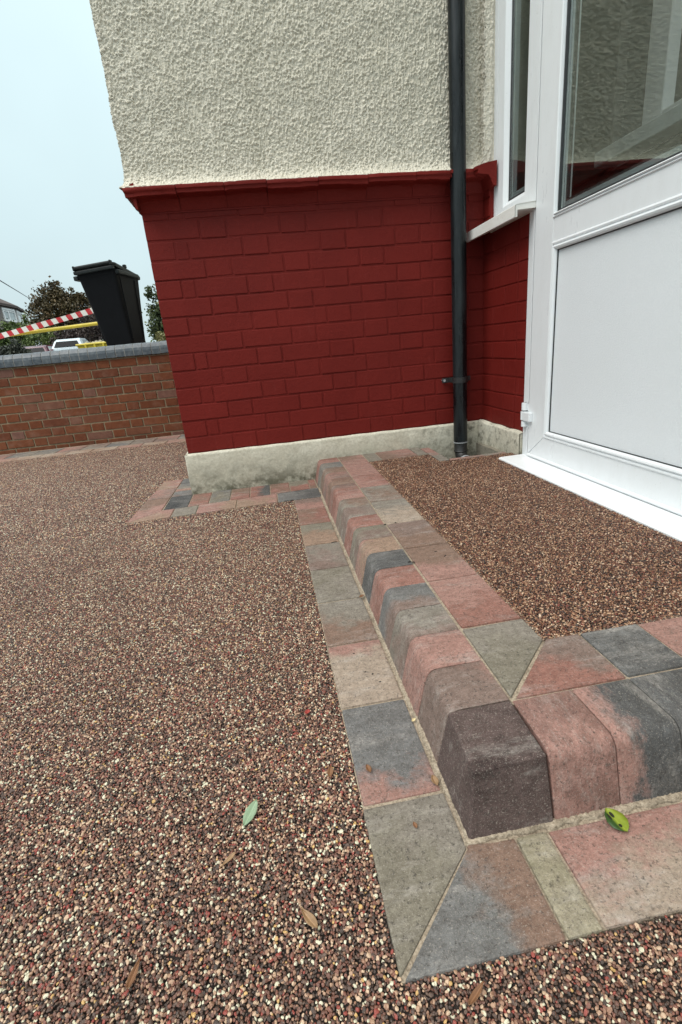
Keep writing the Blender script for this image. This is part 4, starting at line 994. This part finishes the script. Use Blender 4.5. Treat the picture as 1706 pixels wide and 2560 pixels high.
plant('garden_shrub', (-1.25, 7.9, .66), [(-.15, 0, .55, .26), (.15, 0, .62, .3), (-.12, 0, .95, .16), (.08, 0, 1.02, .18), (.3, 0, .95, .28), (-.1, 0, .25, .28), (.45, 0, .5, .35), (.2, 0, .2, .3)], 6500, .042, L_MIX, 'leafy green shrub between the bin and the red brick house', 'shrub', 23, .03)
plant('flowering_plant', (-1.12, 6.6, .66), [(-.1, 0, .12, .13), (.1, 0, .16, .12), (.28, 0, .12, .14)], 700, .035, leaf_mat('yellow_green_foliage', [(0, (.05, .07, .02)), (.5, (.14, .15, .04)), (1, (.40, .38, .22))]), 'low yellow green plant at the right foot of the bin', 'plant', 29, .015)
for i, (x, y, lab) in enumerate(((-18.5, 66, 'far green tree top peeping out behind the copper tree'), (-27.0, 62, 'far dark green tree behind the far house roof'))):
    plant('green_tree', (x, y, .6), [(0, 0, 5.2, 1.6), (1.5, 0, 4.6, 1.5), (-1.5, 0, 4.6, 1.5), (0, 0, 3, 2)], 3000, .25, L_GREEN, lab, 'tree', 31+i, .2, 'far trees')

# ================================================================== CARS
def car(base, rotz, paint, label, glassm):
    t = tag(empty('parked_car', base, rotz), label, 'car')
    # local: +Y is forward, rear at y = 0
    def prism_x(prof, hw, bev, name, mat, taper=None):
        bm = bmesh.new(); A = [bm.verts.new((-hw(y, z), y, z)) for y, z in prof]; B = [bm.verts.new((hw(y, z), y, z)) for y, z in prof]; n = len(prof)
        f0 = bm.faces.new(A); f1 = bm.faces.new(B[::-1])
        for i in range(n): bm.faces.new((A[i], B[i], B[(i+1) % n], A[(i+1) % n]))
        if bev: bmesh.ops.bevel(bm, geom=[e for f in (f0, f1) for e in f.edges], offset=bev, segments=3, affect='EDGES', profile=.5)
        return obj(name, mesh_from(bm), mat, t)
    bodyp = [(.02, .30), (-.02, .52), (.06, .92), (.20, .97), (3.0, .98), (4.05, .78), (4.15, .45), (4.1, .22), (.15, .20)]
    prism_x(bodyp, lambda y, z: .86 - .05*(y > 3.9) - .03*(z > .9), .06, 'body', paint)
    prism_x([(.10, .95), (.42, 1.36), (.75, 1.44), (1.9, 1.46), (2.3, 1.40), (3.05, .96)], lambda y, z: .80 if z < 1.0 else .62, .06, 'cabin', paint)
    bm = bmesh.new(); vs = [bm.verts.new(p) for p in ((-.64, .125, 1.02), (.64, .125, 1.02), (.52, .335, 1.31), (-.52, .335, 1.31))]; bm.faces.new(vs)
    for v in bm.verts: v.co.y -= .012
    ex = bmesh.ops.extrude_face_region(bm, geom=bm.faces[:]); [setattr(v, 'co', v.co+Vector((0, .02, 0))) for v in ex['geom'] if isinstance(v, bmesh.types.BMVert)]
    obj('rear_window', mesh_from(bm), glassm, t)
    for s_ in (-1, 1):
        bm = bmesh.new(); pts = [(.62, 1.03), (2.75, 1.03), (2.15, 1.36), (.85, 1.37)]
        vs = [bm.verts.new((s_*((.80-.18*(z-1.0)/.4)+.006), y, z)) for y, z in pts]; bm.faces.new(vs)
        ex = bmesh.ops.extrude_face_region(bm, geom=bm.faces[:]); [setattr(v, 'co', v.co-Vector((s_*.02, 0, 0))) for v in ex['geom'] if isinstance(v, bmesh.types.BMVert)]
        obj('side_window', mesh_from(bm), M_NET, t)
        obj('tail_light', box_mesh((s_*.76-.07, -.01, .70), (s_*.76+.07, .16, .98), .02), simple('tail_lamp', (.30, .22, .23), .25), t)
        for y in (.75, 3.3):
            bm = bmesh.new(); bm_tube(bm, [(s_*.70, y, .30), (s_*.865, y, .30)], .30, 18); obj('wheel', mesh_from(bm), M_RUBBER, t)
    obj('bumper_trim', box_mesh((-.70, -.045, .60), (.70, .0, .66), .01), M_RUBBER, t); obj('number_plate_recess', box_mesh((-.30, -.03, .78), (.30, .06, .84), .01), M_RUBBER, t)
    return t
car((-9.85, 27.2, .60), math.radians(6), simple('white_car_paint', (.62, .70, .74), .2, .03), 'white hatchback seen from behind above the wall left of the skip', M_DGLASS)
car((-11.9, 27.8, .42), math.radians(4), simple('maroon_car_paint', (.10, .03, .045), .2, .05), 'dark maroon car half hidden beside the white hatchback', M_DGLASS)

# ================================================================== YELLOW SKIP
skip = tag(empty('builders_skip', (-6.75, 23.5, .6), math.radians(-8)), 'yellow metal skip full of pale rubble beside the white hatchback', 'skip')
bm = bmesh.new()
lo = [bm.verts.new(p) for p in ((-.7, -.7, 0), (.7, -.7, 0), (.7, .7, 0), (-.7, .7, 0))]; hi = [bm.verts.new(p) for p in ((-1.05, -.8, .86), (1.05, -.8, .86), (1.05, .8, .86), (-1.05, .8, .86))]
hi2 = [bm.verts.new(p) for p in ((-.98, -.73, .86), (.98, -.73, .86), (.98, .73, .86), (-.98, .73, .86))]; l2 = [bm.verts.new(p) for p in ((-.66, -.63, .06), (.66, -.63, .06), (.66, .63, .06), (-.66, .63, .06))]
for A, B in ((lo, hi), (hi, hi2), (hi2, l2)):
    for i in range(4): bm.faces.new((A[i], A[(i+1) % 4], B[(i+1) % 4], B[i]))
bm.faces.new(lo[::-1]); bm.faces.new(l2); obj('body', mesh_from(bm), M_YEL, skip)
bm = bmesh.new(); bm_tube(bm, [(-1.06, -.81, .86), (1.06, -.81, .86)], .05, 8)
for x in (-.62, -.2, .2, .62): bm_box(bm, (x-.04, -.86, .1), (x+.04, -.72, .84))
obj('rim_bar', mesh_from(bm), M_YEL, skip)
bm = bmesh.new(); r = random.Random(4)
for i in range(70):
    p = Vector((r.uniform(-.85, .85), r.uniform(-.6, .6), .78+r.uniform(0, .16))); s_ = r.uniform(.04, .12)
    nv = bmesh.ops.create_icosphere(bm, subdivisions=1, radius=s_)['verts']
    for v in nv: v.co = v.co*r.uniform(.7, 1.3) + p
rb = obj('rubble', mesh_from(bm), simple('pale_rubble', (.36, .33, .22), .9, .4, 9), skip); rb['kind'] = 'stuff'

# ================================================================== LEAVES AND BITS
def leaf(name, p, L_, w_, ang, mat, label, curl=.25, vein=None, stalk=.0, group='fallen leaves', lift=.0025, shape=1.0):
    n = 12; me_p = np.zeros((n+1, 5, 3))
    for i in range(n+1):
        t = i/n; hw = w_*.5*(math.sin(math.pi*t**shape)**.75 + .02)*(1+.03*math.sin(i*2.1))
        for j, u in enumerate((-1, -.5, 0, .5, 1)):
            me_p[i, j] = ((t-.5)*L_, u*hw, curl*w_*(.55*u*u) + curl*L_*.35*(t-.5)**2 - (.0004 if j == 2 else 0))
    o = obj(name, grid_mesh(me_p), mat, None, (p[0], p[1], p[2]+lift), (random.uniform(-.12, .12), random.uniform(-.12, .12), ang))
    s_ = o.modifiers.new('solid', 'SOLIDIFY'); s_.thickness = .0005
    tag(o, label, 'leaf', group); return o
def leafm(name, a, b2, spots=False):
    b = NB(name); o = b.coord(); f = b.noise(o, 90, 4, .6); c = b.mix(b.rng(f, .3, .7), a, b2)
    sp = b.n('ShaderNodeSeparateXYZ'); b.l(o, sp.inputs[0]); mid = b.rng(b.ma('ABSOLUTE', sp.outputs['Y'], 0), .0002, .0007, .5, 0)
    c = b.mix(mid, c, tuple(min(1, x*1.5) for x in b2))
    if spots:
        c = b.mix(b.rng(sp.outputs['Y'], .0015, .005), c, (.022, .060, .008))
        for cx, cy, rx, ry in ((.0075, -.0005, .0042, .0022), (.0065, .0045, .0045, .0018), (-.0075, .0010, .0025, .0020)):
            dx = b.ma('DIVIDE', b.ma('SUBTRACT', sp.outputs['X'], cx), rx); dy = b.ma('DIVIDE', b.ma('SUBTRACT', sp.outputs['Y'], cy), ry)
            q = b.ma('ADD', b.ma('MULTIPLY', dx, dx), b.ma('MULTIPLY', dy, dy)); c = b.mix(b.rng(q, .8, 1.2, 1, 0), c, (.012, .014, .006))
    b.pbsdf(c, .45, b.bump(f, .3, .001), .4); return b.M
LF_G = leafm('pale_green_leaf', (.19, .28, .17), (.25, .34, .22)); LF_B = leafm('brown_leaf', (.15, .068, .030), (.21, .105, .05)); LF_T = leafm('tan_leaf', (.22, .13, .065), (.30, .19, .10))
LF_S = leafm('spotted_leaf', (.165, .225, .016), (.23, .28, .03), True); LF_R = leafm('red_leaf', (.26, .035, .03), (.33, .06, .045))
A_ = lambda a, b2: math.atan2(b2[1]-a[1], b2[0]-a[0])
leaf('leaf', (.308, -1.835, ZG),   .040, .0160, A_((.300, -1.850), (.316, -1.820)), LF_G, 'pale green oval leaf lying on the dark gravel', .2)
leaf('leaf', (.787, -1.9585, ZG+.003), .034, .026, math.radians(102), LF_S, 'yellow green leaf with black spots at the foot of the front kerb', .10, shape=.9)
leaf('leaf', (.489, -1.800, ZG), .017, .0085, math.radians(100), LF_B, 'small brown leaf on the blue grey paver', .35)
leaf('leaf', (.430, -1.792, ZG), .020, .0095, math.radians(75), LF_B, 'brown leaf on the gravel close beside the blue grey paver', .4)
leaf('leaf', (.580, -1.845, ZG), .020, .010, math.radians(95), LF_T, 'tan leaf leaning at the foot of the kerb near the dark corner block', .5)
leaf('leaf', (.531, -1.905, ZG), .010, .006, math.radians(100), LF_B, 'tiny brown leaf on the olive grey mitred corner paver', .3)
leaf('leaf', (.280, -1.898, ZG), .026, .0065, A_((.263, -1.911), (.287, -1.893)), LF_T, 'narrow tan leaf on gravel below the pale green leaf', .4, shape=1.8)
leaf('leaf', (.379, -1.989, ZG), .031, .0105, A_((.366, -1.972), (.390, -2.007)), LF_T, 'curled tan leaf on gravel left of the mitred corner pavers', .55, shape=1.3)
leaf('leaf', (.186, -2.003, ZG), .028, .008, A_((.183, -2.016), (.190, -1.990)), LF_B, 'long brown leaf on gravel near the lower left', .5, shape=.7)
leaf('leaf', (.537, -2.091, ZG), .026, .007, A_((.526, -2.099), (.549, -2.084)), LF_B, 'brown leaf on gravel just below the blue grey front corner paver', .5, shape=.8)
leaf('leaf', (.407, -1.653, ZG), .014, .010, math.radians(60), LF_R, 'small red leaf on the gravel beside the left paver strip', .4)
leaf('leaf', (.585, -1.721, ZG+.002), .009, .006, math.radians(30), leafm('cream_leaf', (.5, .4, .2), (.6, .5, .3)), 'tiny cream leaf fragment on the mortar at the foot of the left kerb', .4)
leaf('leaf', (.583, -1.272, ZG+.003), .014, .011, math.radians(20), LF_B, 'small round brown leaf tucked against the left kerb half way along', .5)
DARKBIT = simple('dark_seed', (.018, .013, .010), .6)
def bit(p, rx, ry, ang, label, group='dark seeds and crumbs', name='seed'):
    bm = bmesh.new(); bmesh.ops.create_icosphere(bm, subdivisions=2, radius=1); r = random.Random(int(p[0]*1e4)+int(-p[1]*1e5))
    for v in bm.verts: v.co = Vector((v.co.x*rx, v.co.y*ry, v.co.z*min(rx, ry)*.7))*r.uniform(.85, 1.15)
    tag(obj(name, mesh_from(bm, smooth=True), DARKBIT, None, (p[0], p[1], p[2]+min(rx, ry)*.55), (0, 0, ang)), label, 'seed', group)
for p, lab in (((.544, -1.577, ZG), 'larger black seed on the pale paver of the left strip'), ((.531, -1.567, ZG), 'smaller black seed on the pale paver, left of the larger one'), ((.553, -1.604, ZG), 'black seed on the pale paver nearest the kerb')):
    bit(p, .0026, .002, .4, lab)
bit((.706, -1.300, ZS), .0052, .0025, .5, 'black crumb on the joint behind the blue grey kerb block'); bit((.715, -1.304, ZS), .0045, .0019, -.3, 'thin black crumb right of the one on the kerb joint')
bit((.800, -1.296, ZS), .0050, .0018, .8, 'dark sliver on the brown top paver'); bit((.787, -1.262, ZS), .0035, .0016, .1, 'dark seed above the sliver on the brown top paver')
bit((.712, -1.022, ZS), .0042, .0025, .2, 'black seed at the joint of the pale grey top paver'); bit((.745, -1.018, ZS), .0036, .002, .2, 'black seed on the near edge of the pale grey top paver')
bit((.567, -.872, ZG), .010, .0022, .15, 'short dark twig end on the left strip by the kerb', 'twigs', 'twig'); bit((.52, -1.50, ZG), .0022, .0018, .1, 'single dark seed on the brown grey strip paver')
def twig(p, L_, ang, label):
    bm = bmesh.new(); bm_tube(bm, [(-L_/2, 0, 0), (0, .002, .001), (L_/2, 0, .0005)], [.0008, .0012, .0006], 6)
    tag(obj('twig', mesh_from(bm), simple('twig_brown', (.05, .035, .025), .8), None, (p[0], p[1], p[2]+.003), (0, 0, ang)), label, 'twig', 'twigs')
twig((.181, -1.438, ZG), .040, .35, 'thin dark twig on the gravel in mid drive'); twig((.094, -1.642, ZG), .034, .15, 'thin brown twig on the gravel further left and nearer')
print('OBJECTS', len(sc.objects))
